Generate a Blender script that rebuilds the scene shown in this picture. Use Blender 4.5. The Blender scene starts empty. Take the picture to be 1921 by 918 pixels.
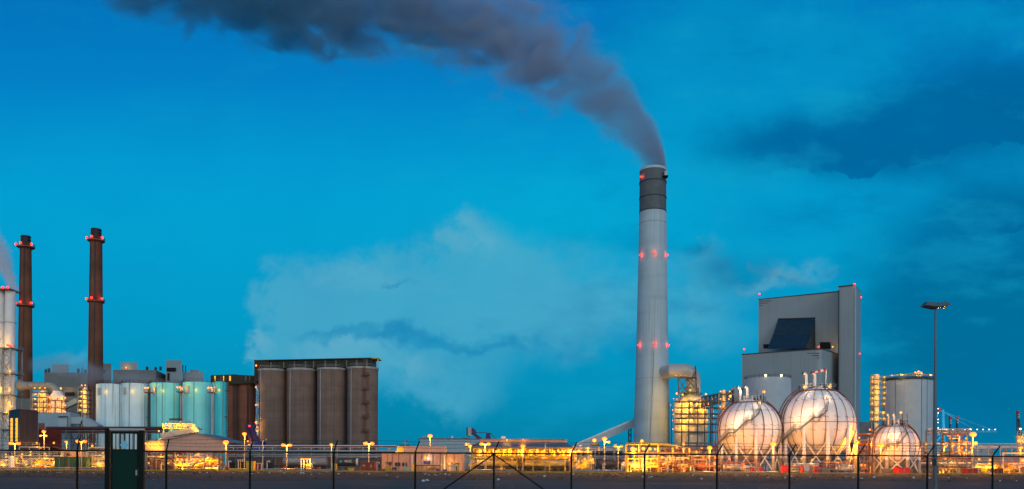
import bpy, math, random
from mathutils import Vector
R = math.radians
PI = math.pi
sc = bpy.context.scene
col = sc.collection
random.seed(11)

# ------------------------------------------------------------------ pixels of the photograph -> metres
F, CX, HY, EYE, ROLL = 1500.0, 960.5, 874.0, 1.57, 0.00436
def gy(px, D): return HY + 1500 * EYE / D + ROLL * (px - CX)
def M(D): return D / F
def X(px, D, py=None):
    v = 0 if py is None else HY - py
    return M(D) * ((px - CX) - v * ROLL)
def Z(px, py, D): return (gy(px, D) - py) * M(D)
def P(px, py, D): return Vector((X(px, D, py), D, Z(px, py, D)))

# ------------------------------------------------------------------ materials
MATS = {}
def s2l(c):
    return tuple(((v / 255) / 12.92 if v / 255 <= .04045 else ((v / 255 + .055) / 1.055) ** 2.4) for v in c)
def nd(nt, t, **kw):
    n = nt.nodes.new(t)
    for k, v in kw.items(): setattr(n, k, v)
    return n
def pmat(name, c, rough=.6, metal=0.0, var=.22, scale=.35, streak=0.0, sdark=(.05, .045, .04), rings=0.0, ring_scale=.5, wave=0.0, wave_scale=3.0, grain=0.0, spec=.4, axis='X'):
    if name in MATS: return MATS[name]
    m = bpy.data.materials.new(name); m.use_nodes = True
    nt = m.node_tree; b = nt.nodes['Principled BSDF']; L = nt.links.new
    b.inputs['Roughness'].default_value = rough; b.inputs['Metallic'].default_value = metal
    b.inputs['Specular IOR Level'].default_value = spec
    tc = nd(nt, 'ShaderNodeTexCoord')
    no = nd(nt, 'ShaderNodeTexNoise'); no.inputs['Scale'].default_value = scale; no.inputs['Detail'].default_value = 5
    L(tc.outputs['Object'], no.inputs['Vector'])
    rp = nd(nt, 'ShaderNodeValToRGB'); e = rp.color_ramp.elements
    e[0].position = .3; e[1].position = .7
    e[0].color = (*[max(0, v * (1 - var)) for v in c], 1); e[1].color = (*[min(1, v * (1 + var)) for v in c], 1)
    L(no.outputs['Fac'], rp.inputs['Fac']); out = rp.outputs['Color']
    def mixin(fac, colr):
        nonlocal out
        mx = nd(nt, 'ShaderNodeMix', data_type='RGBA'); L(fac, mx.inputs[0]); L(out, mx.inputs[6]); mx.inputs[7].default_value = (*colr, 1)
        out = mx.outputs[2]
    if streak:
        mp = nd(nt, 'ShaderNodeMapping'); mp.inputs['Scale'].default_value = (.9, .9, .022); L(tc.outputs['Object'], mp.inputs['Vector'])
        n2 = nd(nt, 'ShaderNodeTexNoise'); n2.inputs['Scale'].default_value = 1.0; n2.inputs['Detail'].default_value = 6; L(mp.outputs[0], n2.inputs['Vector'])
        mr = nd(nt, 'ShaderNodeMapRange'); mr.inputs[1].default_value = .53; mr.inputs[2].default_value = .72; mr.inputs[4].default_value = streak; L(n2.outputs['Fac'], mr.inputs[0])
        mixin(mr.outputs[0], sdark)
    if rings:
        mp = nd(nt, 'ShaderNodeMapping'); mp.inputs['Scale'].default_value = (.02, .02, ring_scale); L(tc.outputs['Object'], mp.inputs['Vector'])
        n3 = nd(nt, 'ShaderNodeTexNoise'); n3.inputs['Scale'].default_value = 1.0; n3.inputs['Detail'].default_value = 3; L(mp.outputs[0], n3.inputs['Vector'])
        mr = nd(nt, 'ShaderNodeMapRange'); mr.inputs[1].default_value = .5; mr.inputs[2].default_value = .8; mr.inputs[4].default_value = rings; L(n3.outputs['Fac'], mr.inputs[0])
        mixin(mr.outputs[0], tuple(v * .45 for v in c))
    if grain:
        n4 = nd(nt, 'ShaderNodeTexNoise'); n4.inputs['Scale'].default_value = 2.6; n4.inputs['Detail'].default_value = 8; L(tc.outputs['Object'], n4.inputs['Vector'])
        mr = nd(nt, 'ShaderNodeMapRange'); mr.inputs[1].default_value = .5; mr.inputs[2].default_value = .68; mr.inputs[4].default_value = grain; L(n4.outputs['Fac'], mr.inputs[0])
        mixin(mr.outputs[0], tuple(min(1, v * 2.4 + .01) for v in c))
    if wave:
        wv = nd(nt, 'ShaderNodeTexWave', bands_direction=axis); wv.inputs['Scale'].default_value = wave_scale; L(tc.outputs['Object'], wv.inputs['Vector'])
        bp = nd(nt, 'ShaderNodeBump'); bp.inputs['Strength'].default_value = wave; bp.inputs['Distance'].default_value = .08; L(wv.outputs['Fac'], bp.inputs['Height'])
        L(bp.outputs[0], b.inputs['Normal'])
    L(out, b.inputs['Base Color'])
    MATS[name] = m; return m
def emat(name, c, k):
    if name in MATS: return MATS[name]
    m = bpy.data.materials.new(name); m.use_nodes = True
    b = m.node_tree.nodes['Principled BSDF']
    b.inputs['Base Color'].default_value = (.01, .01, .01, 1); b.inputs['Specular IOR Level'].default_value = 0
    b.inputs['Emission Color'].default_value = (*c, 1); b.inputs['Emission Strength'].default_value = k
    try: m.cycles.emission_sampling = 'NONE'
    except Exception: pass
    MATS[name] = m; return m

stack_c = pmat('weathered_pale_concrete', (.42, .53, .58), .8, var=.07, scale=.08, streak=.32, sdark=(.17, .20, .21), rings=.4, ring_scale=.12)
stack_cap = pmat('dark_grey_coating', (.105, .115, .125), .7, var=.12, streak=.3)
stack_band = pmat('blue_grey_band', (.03, .05, .065), .6)
brown_c = pmat('sooty_brown_concrete', (.18, .062, .030), .85, var=.3, scale=.12, streak=.45, sdark=(.03, .017, .012))
black_m = pmat('black_steel', (.012, .012, .014), .6)
silo_c = pmat('stained_silo_concrete', (.215, .140, .110), .85, var=.2, scale=.15, streak=.35, sdark=(.04, .03, .025), rings=.6, ring_scale=.55)
silo_c2 = pmat('brown_silo_concrete', (.20, .082, .050), .85, var=.2, scale=.15, streak=.45, sdark=(.03, .02, .016), rings=.5, ring_scale=.4)
gallery_m = pmat('dark_olive_cladding', (.022, .022, .012), .6, wave=.4, wave_scale=1.2)
gallery_l = pmat('pale_olive_panel', (.16, .13, .08), .6)
white_t = pmat('dirty_white_tank_paint', (.66, .84, .88), .5, var=.10, scale=.2, streak=.8, sdark=(.13, .13, .12))
turq_t = pmat('turquoise_floodlight_tint', (.24, .86, .85), .5, var=.08, scale=.2, streak=.6, sdark=(.06, .30, .28))  # cyan floodlighting on the tanks put into the base colour; streaks are dirt
turq_d = pmat('deep_turquoise_floodlight_tint', (.04, .62, .70), .5, var=.10, scale=.2, streak=.55, sdark=(.012, .22, .24))  # same cyan floodlight cast, deeper, coloured into the narrow tank
sphere_m = pmat('white_sphere_paint', (.80, .78, .77), .33, var=.03, scale=.12, streak=.08, sdark=(.45, .40, .36))
white_m = pmat('white_painted_steel', (.72, .72, .70), .45, var=.1)
galv = pmat('galvanised_steel', (.36, .37, .38), .45, metal=.4, var=.2)
steel_g = pmat('grey_steel', (.15, .155, .16), .55, var=.25)
steel_d = pmat('dark_steel', (.03, .033, .038), .6, var=.3)
steel_b = pmat('blue_grey_steelwork', (.035, .05, .065), .6)
rust = pmat('red_brown_steel', (.17, .055, .032), .6, var=.3)
maroon = pmat('maroon_bridge_paint', (.10, .022, .02), .6, var=.3)
red_m = pmat('red_paint', (.55, .02, .012), .5, var=.15)
orange_m = pmat('orange_container_paint', (.52, .085, .02), .6, wave=.8, wave_scale=2.2)
yellow_m = pmat('yellow_paint', (.72, .44, .03), .5, var=.12)
cream = pmat('cream_pipe_cladding', (.60, .54, .42), .5, var=.15)
silver = pmat('silver_lagging', (.55, .56, .57), .3, metal=.7, var=.15)
green_m = pmat('dark_green_paint', (.002, .030, .023), .6, var=.15, spec=.12)
fence_m = pmat('dark_green_fence_coating', (.004, .010, .008), .6, spec=.12)
wire_m = pmat('fence_wire', (.014, .018, .018), .5)
cont_g = pmat('green_container_paint', (.015, .09, .04), .6, wave=.8, wave_scale=2.2)
navy = pmat('dark_navy_cladding', (.018, .019, .038), .5, var=.12, wave=.3, wave_scale=1.0)
blue_w = pmat('pale_blue_cladding', (.33, .42, .47), .6, var=.08, wave=.4, wave_scale=.8, axis='Z')
beige_w = pmat('beige_boiler_cladding', (.19, .19, .185), .7, var=.08, wave=.3, wave_scale=.5)
grey_w = pmat('grey_power_house_cladding', (.275, .325, .35), .55, var=.06, scale=.05, streak=.22, sdark=(.14, .16, .18), wave=.25, wave_scale=.6)
grey_w2 = pmat('light_grey_cladding', (.42, .49, .54), .6, var=.05, wave=.3, wave_scale=.6)
hood_m = pmat('dark_blue_sloped_roof', (.014, .033, .052), .35, wave=.5, wave_scale=.8)
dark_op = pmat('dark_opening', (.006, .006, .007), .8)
pink_w = pmat('salmon_panel_wall', (.44, .29, .23), .7, var=.10, wave=.5, wave_scale=.9)
shed_w = pmat('mauve_grey_sheeting', (.30, .255, .25), .6, var=.08, wave=.6, wave_scale=1.0)
roof_m = pmat('slate_grey_roof', (.14, .15, .17), .5, wave=.6, wave_scale=1.2)
wag_d = pmat('charcoal_wagon_paint', (.055, .052, .055), .45, var=.3)
wag_b = pmat('brown_grey_wagon_paint', (.10, .075, .06), .5, var=.35)
wag_l = pmat('pale_grey_wagon_paint', (.28, .28, .29), .45, var=.2)
wag_w = pmat('cream_wagon_paint', (.55, .47, .36), .45, var=.2)
wheel_m = pmat('wheel_steel', (.02, .018, .017), .6)
blue_p = pmat('blue_paint', (.02, .05, .28), .5)
purple_p = pmat('blue_violet_paint', (.045, .035, .13), .5)
crane_p = pmat('crane_blue_paint', (.03, .38, .62), .5)
conc = pmat('pale_concrete', (.36, .34, .32), .85, var=.2)
window_m = pmat('dark_glass', (.012, .012, .02), .15)
mast_m = pmat('blue_grey_mast', (.12, .155, .175), .5, metal=.3)
lamp_body = pmat('lamp_housing', (.12, .12, .12), .5)
litter_m = pmat('white_paper', (.8, .8, .8), .7)
sign_m = pmat('pale_blue_sign', (.16, .55, .75), .35)
kerb_m = pmat('lamplit_kerb_yellow', (.62, .30, .035), .8, var=.2)  # yellow lamplight along the kerb put into its base colour
tape_w = pmat('white_lettering', (.8, .8, .8), .6)
sod_e = emat('sodium_lamp', (1, .165, .012), 4.6)
yel_e = emat('yellow_lamp', (1, .29, .035), 3.2)
wht_e = emat('warm_white_lamp', (1, .85, .55), 6)
red_e = emat('red_warning_lamp', (1, .03, .012), 5)
org_e = emat('orange_lamp', (1, .24, .015), 4)
win_e = emat('lit_window', (1, .50, .05), 1.3)
dim_e = emat('dim_lit_panel', (1, .66, .18), .8)
SOD, YEL, WHT, ORG, REDL = (1, .33, .018), (1, .46, .035), (1, .80, .48), (1, .34, .05), (1, .05, .03)
EM = {SOD: sod_e, YEL: yel_e, WHT: wht_e, ORG: org_e, REDL: red_e}

# ------------------------------------------------------------------ objects
BASE = {}
def tag(o, label=None, cat=None, group=None, kind=None):
    if label: o['label'] = label
    if cat: o['category'] = cat
    if group: o['group'] = group
    if kind: o['kind'] = kind
    return o
def thing(name, label, cat, loc, group=None):
    o = bpy.data.objects.new(name, None); col.objects.link(o)
    o.location = loc; BASE[o.name] = Vector(loc); o.empty_display_size = .5
    return tag(o, label, cat, group)
def base_of(o):
    while o.parent is not None: o = o.parent
    return BASE[o.name]

class MB:
    def __init__(s): s.v = []; s.f = []
    def add(s, vs, fs):
        k = len(s.v); s.v += [tuple(v) for v in vs]; s.f += [tuple(i + k for i in f) for f in fs]; return s
    def box(s, x0, x1, y0, y1, z0, z1):
        return s.add([(x0, y0, z0), (x1, y0, z0), (x1, y1, z0), (x0, y1, z0), (x0, y0, z1), (x1, y0, z1), (x1, y1, z1), (x0, y1, z1)],
                     [(0, 3, 2, 1), (4, 5, 6, 7), (0, 1, 5, 4), (1, 2, 6, 5), (2, 3, 7, 6), (3, 0, 4, 7)])
    def bar(s, p, q, w, h=None):
        p, q = Vector(p), Vector(q); d = q - p
        if d.length < 1e-6: return s
        d.normalize(); h = h or w
        up = Vector((0, 0, 1)) if abs(d.z) < .95 else Vector((0, 1, 0))
        a = d.cross(up).normalized() * (w / 2); b = a.cross(d).normalized() * (h / 2)
        vs = [c + i * a + j * b for c in (p, q) for i, j in ((-1, -1), (1, -1), (1, 1), (-1, 1))]
        return s.add(vs, [(0, 1, 2, 3), (7, 6, 5, 4), (0, 4, 5, 1), (1, 5, 6, 2), (2, 6, 7, 3), (3, 7, 4, 0)])
    def path(s, pts, r, n=8, closed=False):
        pts = [Vector(p) for p in pts]; N = len(pts); rings = []
        rs = r if isinstance(r, (list, tuple)) else [r] * N
        ref = None
        for i, p in enumerate(pts):
            if closed: d = pts[(i + 1) % N] - pts[i - 1]
            else: d = pts[min(i + 1, N - 1)] - pts[max(i - 1, 0)]
            if d.length < 1e-9: d = Vector((0, 0, 1))
            d.normalize()
            if ref is None: ref = Vector((0, 0, 1)) if abs(d.z) < .9 else Vector((1, 0, 0))
            a = d.cross(ref)
            if a.length < 1e-4: a = d.orthogonal()
            a.normalize(); b = a.cross(d).normalized(); ref = b
            rings.append([p + rs[i] * (math.cos(2 * PI * k / n) * a + math.sin(2 * PI * k / n) * b) for k in range(n)])
        k0 = len(s.v)
        for rg in rings: s.v += [tuple(v) for v in rg]
        for i in range(N if closed else N - 1):
            j = (i + 1) % N
            for k in range(n):
                s.f.append((k0 + i * n + k, k0 + j * n + k, k0 + j * n + (k + 1) % n, k0 + i * n + (k + 1) % n))
        if not closed:
            s.f.append(tuple(k0 + k for k in range(n))); s.f.append(tuple(k0 + (N - 1) * n + k for k in reversed(range(n))))
        return s
    def tube(s, p, q, r, n=8, r2=None): return s.path([p, q], [r, r if r2 is None else r2], n)
    def ring(s, c, rad, r, n=24, m=6):
        return s.path([(c[0] + rad * math.cos(2 * PI * i / n), c[1] + rad * math.sin(2 * PI * i / n), c[2]) for i in range(n)], r, m, True)
    def lathe(s, cx, cy, prof, n=32, axis='z', cap=True):
        k0 = len(s.v)
        for r, t in prof:
            for k in range(n):
                a = 2 * PI * k / n
                if axis == 'z': s.v.append((cx + r * math.cos(a), cy + r * math.sin(a), t))
                else: s.v.append((t, cx + r * math.cos(a), cy + r * math.sin(a)))   # axis x: cx=y, cy=z
        for i in range(len(prof) - 1):
            for k in range(n):
                s.f.append((k0 + i * n + k, k0 + i * n + (k + 1) % n, k0 + (i + 1) * n + (k + 1) % n, k0 + (i + 1) * n + k))
        if cap:
            s.f.append(tuple(k0 + k for k in reversed(range(n)))); s.f.append(tuple(k0 + (len(prof) - 1) * n + k for k in range(n)))
        return s
    def sphere(s, c, r, nu=24, nv=14, sz=1.0):
        prof = [(max(r * math.sin(PI * i / nv), 1e-3), c[2] - sz * r * math.cos(PI * i / nv)) for i in range(nv + 1)]
        return s.lathe(c[0], c[1], prof, nu)
    def prism(s, poly, z0, z1):
        n = len(poly)
        zt = z1 if isinstance(z1, (list, tuple)) else [z1] * n
        return s.add([(x, y, z0) for x, y in poly] + [(p[0], p[1], zt[i]) for i, p in enumerate(poly)],
                     [tuple(reversed(range(n))), tuple(range(n, 2 * n))] + [(i, (i + 1) % n, n + (i + 1) % n, n + i) for i in range(n)])
    def ext(s, poly, y0, y1):      # (x,z) outline extruded in depth
        n = len(poly)
        return s.add([(x, y0, z) for x, z in poly] + [(x, y1, z) for x, z in poly],
                     [tuple(range(n)), tuple(reversed(range(n, 2 * n)))] + [(i, n + i, n + (i + 1) % n, (i + 1) % n) for i in range(n)])
    def rail(s, pts, h=1.1, w=.06, step=1.8):
        pts = [Vector(p) for p in pts]
        for a, b in zip(pts, pts[1:]):
            L = (b - a).length; n = max(1, round(L / step))
            for i in range(n + 1):
                p = a.lerp(b, i / n); s.bar(p, p + Vector((0, 0, h)), w)
            for k in (h, h * .55): s.bar(a + Vector((0, 0, k)), b + Vector((0, 0, k)), w)
        return s
    def cross(s, a, b, c, d, w):   # quad a b (bottom) c d (top above b, above a): X brace
        s.bar(a, c, w); s.bar(b, d, w); return s
    def build(s, name, mat, parent=None, label=None, origin=None, smooth=35):
        o3 = base_of(parent) if parent is not None else Vector(origin or (0, 0, 0))
        me = bpy.data.meshes.new(name)
        me.from_pydata([(v[0] - o3.x, v[1] - o3.y, v[2] - o3.z) for v in s.v], [], s.f)
        me.materials.append(mat)
        me.polygons.foreach_set('use_smooth', [True] * len(me.polygons))
        me.set_sharp_from_angle(angle=R(smooth))
        me.update()
        o = bpy.data.objects.new(name, me); col.objects.link(o)
        if parent is not None: o.parent = parent
        else: o.location = o3; BASE[o.name] = o3
        if label: o['label'] = label
        return o

def fix_normals(o):
    import bmesh
    bm = bmesh.new(); bm.from_mesh(o.data); bmesh.ops.recalc_face_normals(bm, faces=bm.faces); bm.to_mesh(o.data); bm.free()

def light(parent, p, c, power, rad=.35):
    d = bpy.data.lights.new('lamp_light', 'POINT'); d.color = c; d.energy = power * LP; d.shadow_soft_size = rad
    o = bpy.data.objects.new('lamp_light', d); col.objects.link(o)
    b = base_of(parent); o.parent = parent; o.location = Vector(p) - b
    return o
LP = .40
def bulb(parent, p, r, c, power=0, name='lamp', off=(0, -.5, 0)):
    p = Vector(p)
    o = MB().sphere(p, r, 10, 6).build(name, EM[c], parent)
    if power: light(parent, p + Vector(off) * (r + .25) * 2, c, power)
    return o
def copy_tree(o, loc=None, parent=None):
    c = o.copy(); col.objects.link(c); c.parent = parent
    if loc is not None: c.location = loc; BASE[c.name] = Vector(loc)
    for ch in o.children: copy_tree(ch, None, c)
    return c
def text_part(txt, p, size, mat, parent, name='lettering'):
    cu = bpy.data.curves.new('lettering', 'FONT'); cu.body = txt; cu.size = size; cu.extrude = .01; cu.align_x = 'CENTER'; cu.align_y = 'CENTER'
    t = bpy.data.objects.new('lettering_source', cu); col.objects.link(t)
    dg = bpy.context.evaluated_depsgraph_get()
    me = bpy.data.meshes.new_from_object(t.evaluated_get(dg))
    bpy.data.objects.remove(t)
    me.transform(__import__('mathutils').Matrix.Rotation(PI / 2, 4, 'X')); me.materials.clear(); me.materials.append(mat)
    o = bpy.data.objects.new(name, me); col.objects.link(o); o.parent = parent; o.location = Vector(p) - base_of(parent)
    return o
# ------------------------------------------------------------------ camera
cd = bpy.data.cameras.new('camera'); cam = bpy.data.objects.new('camera', cd); col.objects.link(cam); sc.camera = cam
cd.sensor_width = 36; cd.lens = 36 * F / 1921; cd.shift_y = (HY - 459) / 1921; cd.clip_start = .1; cd.clip_end = 30000
import mathutils
cam.matrix_world = mathutils.Matrix.Translation((0, 0, EYE)) @ (mathutils.Matrix.Rotation(R(90), 4, 'X') @ mathutils.Matrix.Rotation(ROLL, 4, 'Z'))
sc.view_settings.view_transform = 'Standard'; sc.view_settings.look = 'None'; sc.view_settings.exposure = 0; sc.view_settings.gamma = 1
cy = sc.cycles
cy.use_denoising = True; cy.max_bounces = 6; cy.diffuse_bounces = 3; cy.glossy_bounces = 2; cy.volume_bounces = 5; cy.transparent_max_bounces = 8
cy.sample_clamp_indirect = 4; cy.use_light_tree = True; cy.volume_step_rate = 1.0; cy.volume_max_steps = 512
cy.use_adaptive_sampling = True; cy.adaptive_threshold = .01

# ------------------------------------------------------------------ sky
w = bpy.data.worlds.new('World'); sc.world = w; w.use_nodes = True
nt = w.node_tree; nt.nodes.clear(); L = nt.links.new
def mth(op, a, b=None, c=None, clamp=False):
    n = nd(nt, 'ShaderNodeMath', operation=op); n.use_clamp = clamp
    for i, v in enumerate((a, b, c)):
        if v is None: continue
        if isinstance(v, (int, float)): n.inputs[i].default_value = v
        else: L(v, n.inputs[i])
    return n.outputs[0]
tc = nd(nt, 'ShaderNodeTexCoord'); sp = nd(nt, 'ShaderNodeSeparateXYZ'); L(tc.outputs['Generated'], sp.inputs[0])
dx, dy, dz = sp.outputs
ay = mth('MAXIMUM', mth('ABSOLUTE', dy), .05)
U = mth('MULTIPLY', mth('DIVIDE', dx, ay), 1500)          # azimuth and height of the direction, in the survey's units
V = mth('SUBTRACT', HY, mth('MULTIPLY', mth('DIVIDE', dz, ay), 1500))
U = mth('ADD', U, CX)
def wnoise(scale, detail, vec=None, rough=.55, sx=1, sy=1):
    cb = nd(nt, 'ShaderNodeCombineXYZ'); L(mth('MULTIPLY', U, .001 * sx), cb.inputs[0]); L(mth('MULTIPLY', V, .001 * sy), cb.inputs[1])
    n = nd(nt, 'ShaderNodeTexNoise'); n.inputs['Scale'].default_value = scale; n.inputs['Detail'].default_value = detail; n.inputs['Roughness'].default_value = rough
    L(cb.outputs[0], n.inputs['Vector']); return n
n1 = wnoise(6, 7); sep = nd(nt, 'ShaderNodeSeparateColor'); L(n1.outputs['Color'], sep.inputs[0])
n2 = wnoise(24, 6, rough=.6); sep2 = nd(nt, 'ShaderNodeSeparateColor'); L(n2.outputs['Color'], sep2.inputs[0])
def off(c, k): return mth('MULTIPLY', mth('SUBTRACT', c, .5), k)
UD = mth('ADD', mth('ADD', U, off(sep.outputs[0], 260)), off(sep2.outputs[0], 70))
VD = mth('ADD', mth('ADD', V, off(sep.outputs[1], 150)), off(sep2.outputs[1], 60))
def blob(cx, cy_, rx, ry, amp, u=UD, v=VD):
    a = mth('POWER', mth('ABSOLUTE', mth('DIVIDE', mth('SUBTRACT', u, cx), rx)), 2); b = mth('POWER', mth('ABSOLUTE', mth('DIVIDE', mth('SUBTRACT', v, cy_), ry)), 2)
    return mth('MULTIPLY', mth('EXPONENT', mth('MULTIPLY', mth('ADD', a, b), -1)), amp)
def total(bl):
    s = None
    for b in bl: s = blob(*b) if s is None else mth('ADD', s, blob(*b))
    return s
def smooth(x, a, b, top=1.0):
    n = nd(nt, 'ShaderNodeMapRange', interpolation_type='SMOOTHSTEP'); L(x, n.inputs[0]); n.inputs[1].default_value = a; n.inputs[2].default_value = b; n.inputs[4].default_value = top
    return n.outputs[0]
def mix(f, a, b):
    n = nd(nt, 'ShaderNodeMix', data_type='RGBA')
    for i, v in ((0, f), (6, a), (7, b)):
        if isinstance(v, tuple): n.inputs[i].default_value = (*v, 1)
        elif isinstance(v, (int, float)): n.inputs[i].default_value = v
        else: L(v, n.inputs[i])
    return n.outputs[2]
rp = nd(nt, 'ShaderNodeValToRGB'); L(mth('DIVIDE', mth('ADD', V, 600), 1600, clamp=True), rp.inputs[0])
stops = [(-600, (2, 92, 165)), (0, (2, 114, 187)), (150, (3, 128, 198)), (300, (3, 153, 208)), (360,(3,158,210)), (450, (3, 160, 208)), (620, (3, 153, 198)), (750, (3, 143, 183)), (874, (4, 122, 158)), (960, (8, 90, 120))]
el = rp.color_ramp.elements
while len(el) > 1: el.remove(el[0])
for i, (v, c) in enumerate(stops):
    e = el[0] if i == 0 else el.new((v + 600) / 1600)
    e.position = (v + 600) / 1600; e.color = (*s2l(c), 1)
front = mix(smooth(blob(1040, 430, 260, 120, 1.0, U, V), 0, 1, .75), rp.outputs['Color'], s2l((3, 170, 211)))
# lighter cloud masses
lt = total([(600, 620, 150, 70, .9), (700, 540, 170, 70, 1.0), (885, 470, 90, 75, .9), (820, 700, 170, 75, .65), (850, 760, 120, 40, .45), (640, 690, 90, 40, .4), (560, 690, 100, 40, .7), (1010, 590, 190, 85, .6),
            (1330, 570, 130, 120, .75), (1480, 520, 90, 30, .4), (960, 560, 120, 60, .4), (1090, 520, 150, 100, .45), (520, 560, 60, 90, .35), (140, 665, 60, 30, .7)])
tex = mth('ADD', .50, mth('MULTIPLY', n2.outputs['Fac'], 1.0))
front = mix(mth('MULTIPLY', smooth(mth('MULTIPLY', lt, tex), .26, .95, .84), 1.0), front, s2l((72, 168, 200)))
lt2 = total([(640, 655, 110, 40, .8), (880, 440, 45, 50, .7), (790, 690, 60, 40, .7), (690, 520, 110, 35, .6), (1300, 480, 50, 50, .5), (470, 668, 45, 18, .9), (1480, 525, 70, 18, .8)])
front = mix(smooth(mth('MULTIPLY', lt2, tex), .22, 1.0, .5), front, s2l((112, 180, 202)))
# wide pale veil, upper right
front = mix(smooth(total([(1420, 140, 340, 200, 1.35), (1880, 30, 160, 50, .8), (1330, 330, 160, 120, .4)]), .2, 1, .5), front, s2l((3, 158, 200)))
# darker cloud banks
U2 = mth('ADD', mth('ADD', U, off(sep.outputs[0], 110)), off(sep2.outputs[0], 40)); V2 = mth('ADD', mth('ADD', V, off(sep.outputs[1], 80)), off(sep2.outputs[1], 34))
def soft(bl):
    s_ = None
    for b in bl:
        q = blob(*b, u=U2, v=V2); s_ = q if s_ is None else mth('ADD', s_, q)
    return s_
def ridge(pts, lo, hi):
    c = nd(nt, 'ShaderNodeFloatCurve'); cp = c.mapping.curves[0].points
    for k, (x, y) in enumerate(pts):
        l_ = ((x - pts[0][0]) / (pts[-1][0] - pts[0][0]), (y - lo) / (hi - lo))
        if k == 0: cp[0].location = l_
        elif k == len(pts) - 1: cp[len(cp) - 1].location = l_
        else: cp.new(*l_)
    c.mapping.update()
    L(mth('DIVIDE', mth('SUBTRACT', U, pts[0][0]), pts[-1][0] - pts[0][0], clamp=True), c.inputs['Value'])
    return mth('ADD', mth('ADD', mth('MULTIPLY', c.outputs[0], hi - lo), lo), mth('ADD', off(sep2.outputs[0], 58), off(sep.outputs[2], 30)))
dk = soft([(1800, 215, 240, 80, .95), (1600, 280, 190, 55, .65), (1900, 130, 170, 55, .55), (1420, 270, 150, 50, .5), (1330, 60, 60, 20, .15), (1860, 640, 290, 240, .74), (1960, 560, 180, 220, .6), (1730, 600, 150, 220, .42), (1820, 60, 90, 25, .25),
           (1400, 420, 200, 60, .3), (1370, 512, 100, 34, .6), (1290, 470, 40, 16, .35), (1060, 465, 80, 40, .25), (1080, 790, 420, 70, .15), (560, 780, 300, 50, .3)])
front = mix(smooth(dk, .05, 1.05, .95), front, mix(smooth(V, 380, 600), s2l((0, 99, 155)), s2l((0, 107, 150))))
strk = total([(740, 622, 150, 16, .8), (890, 645, 150, 14, .6), (740, 527, 50, 9, .6), (620, 606, 60, 10, .4)])
front = mix(smooth(strk, .12, .95, .75), front, s2l((4, 128, 180)))
# two cumulus banks: dark air above a ragged bright edge that fades downwards
for pts, lo, hi, u0, u1, up, dn, k1, k2 in (([(1350, 338), (1430, 326), (1530, 316), (1620, 328), (1670, 302), (1700, 307), (1760, 287), (1850, 264), (1960, 276)], 240, 350, 1350, 1690, 150, 120, 1.0, .14),
                                          ([(1700, 505), (1790, 462), (1860, 436), (1960, 415)], 400, 520, 1740, 1880, 80, 90, .35, .40)):
    e_ = ridge(pts, lo, hi); below = mth('SUBTRACT', V, e_); side = smooth(U, u0, u1)
    ab = mth('MULTIPLY', mth('SUBTRACT', 1.0, smooth(below, -3, 4)), smooth(below, -up, -4))
    front = mix(mth('MULTIPLY', mth('MULTIPLY', ab, side), k1), front, s2l((0, 101, 157)))
    be = mth('MULTIPLY', smooth(below, -3, 5), mth('SUBTRACT', 1.0, smooth(below, 4, dn)))
    front = mix(mth('MULTIPLY', mth('MULTIPLY', be, side), k2), front, s2l((4, 131, 178)))
    lo_ = mth('MULTIPLY', smooth(below, 25, dn), mth('SUBTRACT', 1.0, smooth(below, dn, dn * 1.9)))
    front = mix(mth('MULTIPLY', mth('MULTIPLY', lo_, smooth(U, u0 + 250, u1 + 160)), k1 * .75), front, s2l((0, 100, 152)))
# layered, mottled thin cloud all over
nA = wnoise(3.0, 8, rough=.58, sx=1, sy=2.4); nB = wnoise(9.0, 6, rough=.6, sx=1, sy=2.0)
mA = mth('ADD', mth('MULTIPLY', nA.outputs['Fac'], .72), mth('MULTIPLY', nB.outputs['Fac'], .28))
front = mix(mth('MULTIPLY', smooth(mA, .50, .66, .42), smooth(U, 500, 1500)), front, s2l((0, 112, 166)))
front = mix(mth('MULTIPLY', mth('SUBTRACT', 1.0, smooth(mA, .36, .50)), mth('ADD', .10, smooth(U, 400, 1400, .22))), front, s2l((22, 162, 202)))
# slight grain in the air
front = mix(mth('MULTIPLY', smooth(n1.outputs['Fac'], .35, .75), .12), front, s2l((0, 120, 180)))
# the evening half of the sky, behind the photographer: a pale afterglow over a physical sky
sky = nd(nt, 'ShaderNodeTexSky', sky_type='NISHITA', sun_disc=False); sky.sun_elevation = R(3); sky.sun_rotation = R(200)
glow = nd(nt, 'ShaderNodeValToRGB'); L(dz, glow.inputs[0]); ge = glow.color_ramp.elements
ge[0].position = 0; ge[0].color = (.33, .64, .84, 1); ge[1].position = 1; ge[1].color = (.06, .20, .38, 1)
g2 = ge.new(.35); g2.color = (.19, .46, .64, 1)
rear = nd(nt, 'ShaderNodeMix', data_type='RGBA', blend_type='ADD'); rear.inputs[0].default_value = .06; L(glow.outputs[0], rear.inputs[6]); L(sky.outputs[0], rear.inputs[7])
tot = mix(smooth(mth('MULTIPLY', dy, -1), -.12, .35), front, rear.outputs[2])
bg = nd(nt, 'ShaderNodeBackground'); L(tot, bg.inputs[0]); bg.inputs[1].default_value = 1.0
ow = nd(nt, 'ShaderNodeOutputWorld'); L(bg.outputs[0], ow.inputs[0])

sd = bpy.data.lights.new('sun', 'SUN'); sd.energy = .5; sd.angle = R(25); sd.color = (1, .92, .88)
so = bpy.data.objects.new('sun', sd); col.objects.link(so); so.location = (-100, -100, 200)
so.rotation_euler = Vector((-.48, .80, -.34)).to_track_quat('-Z', 'Y').to_euler()

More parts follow.
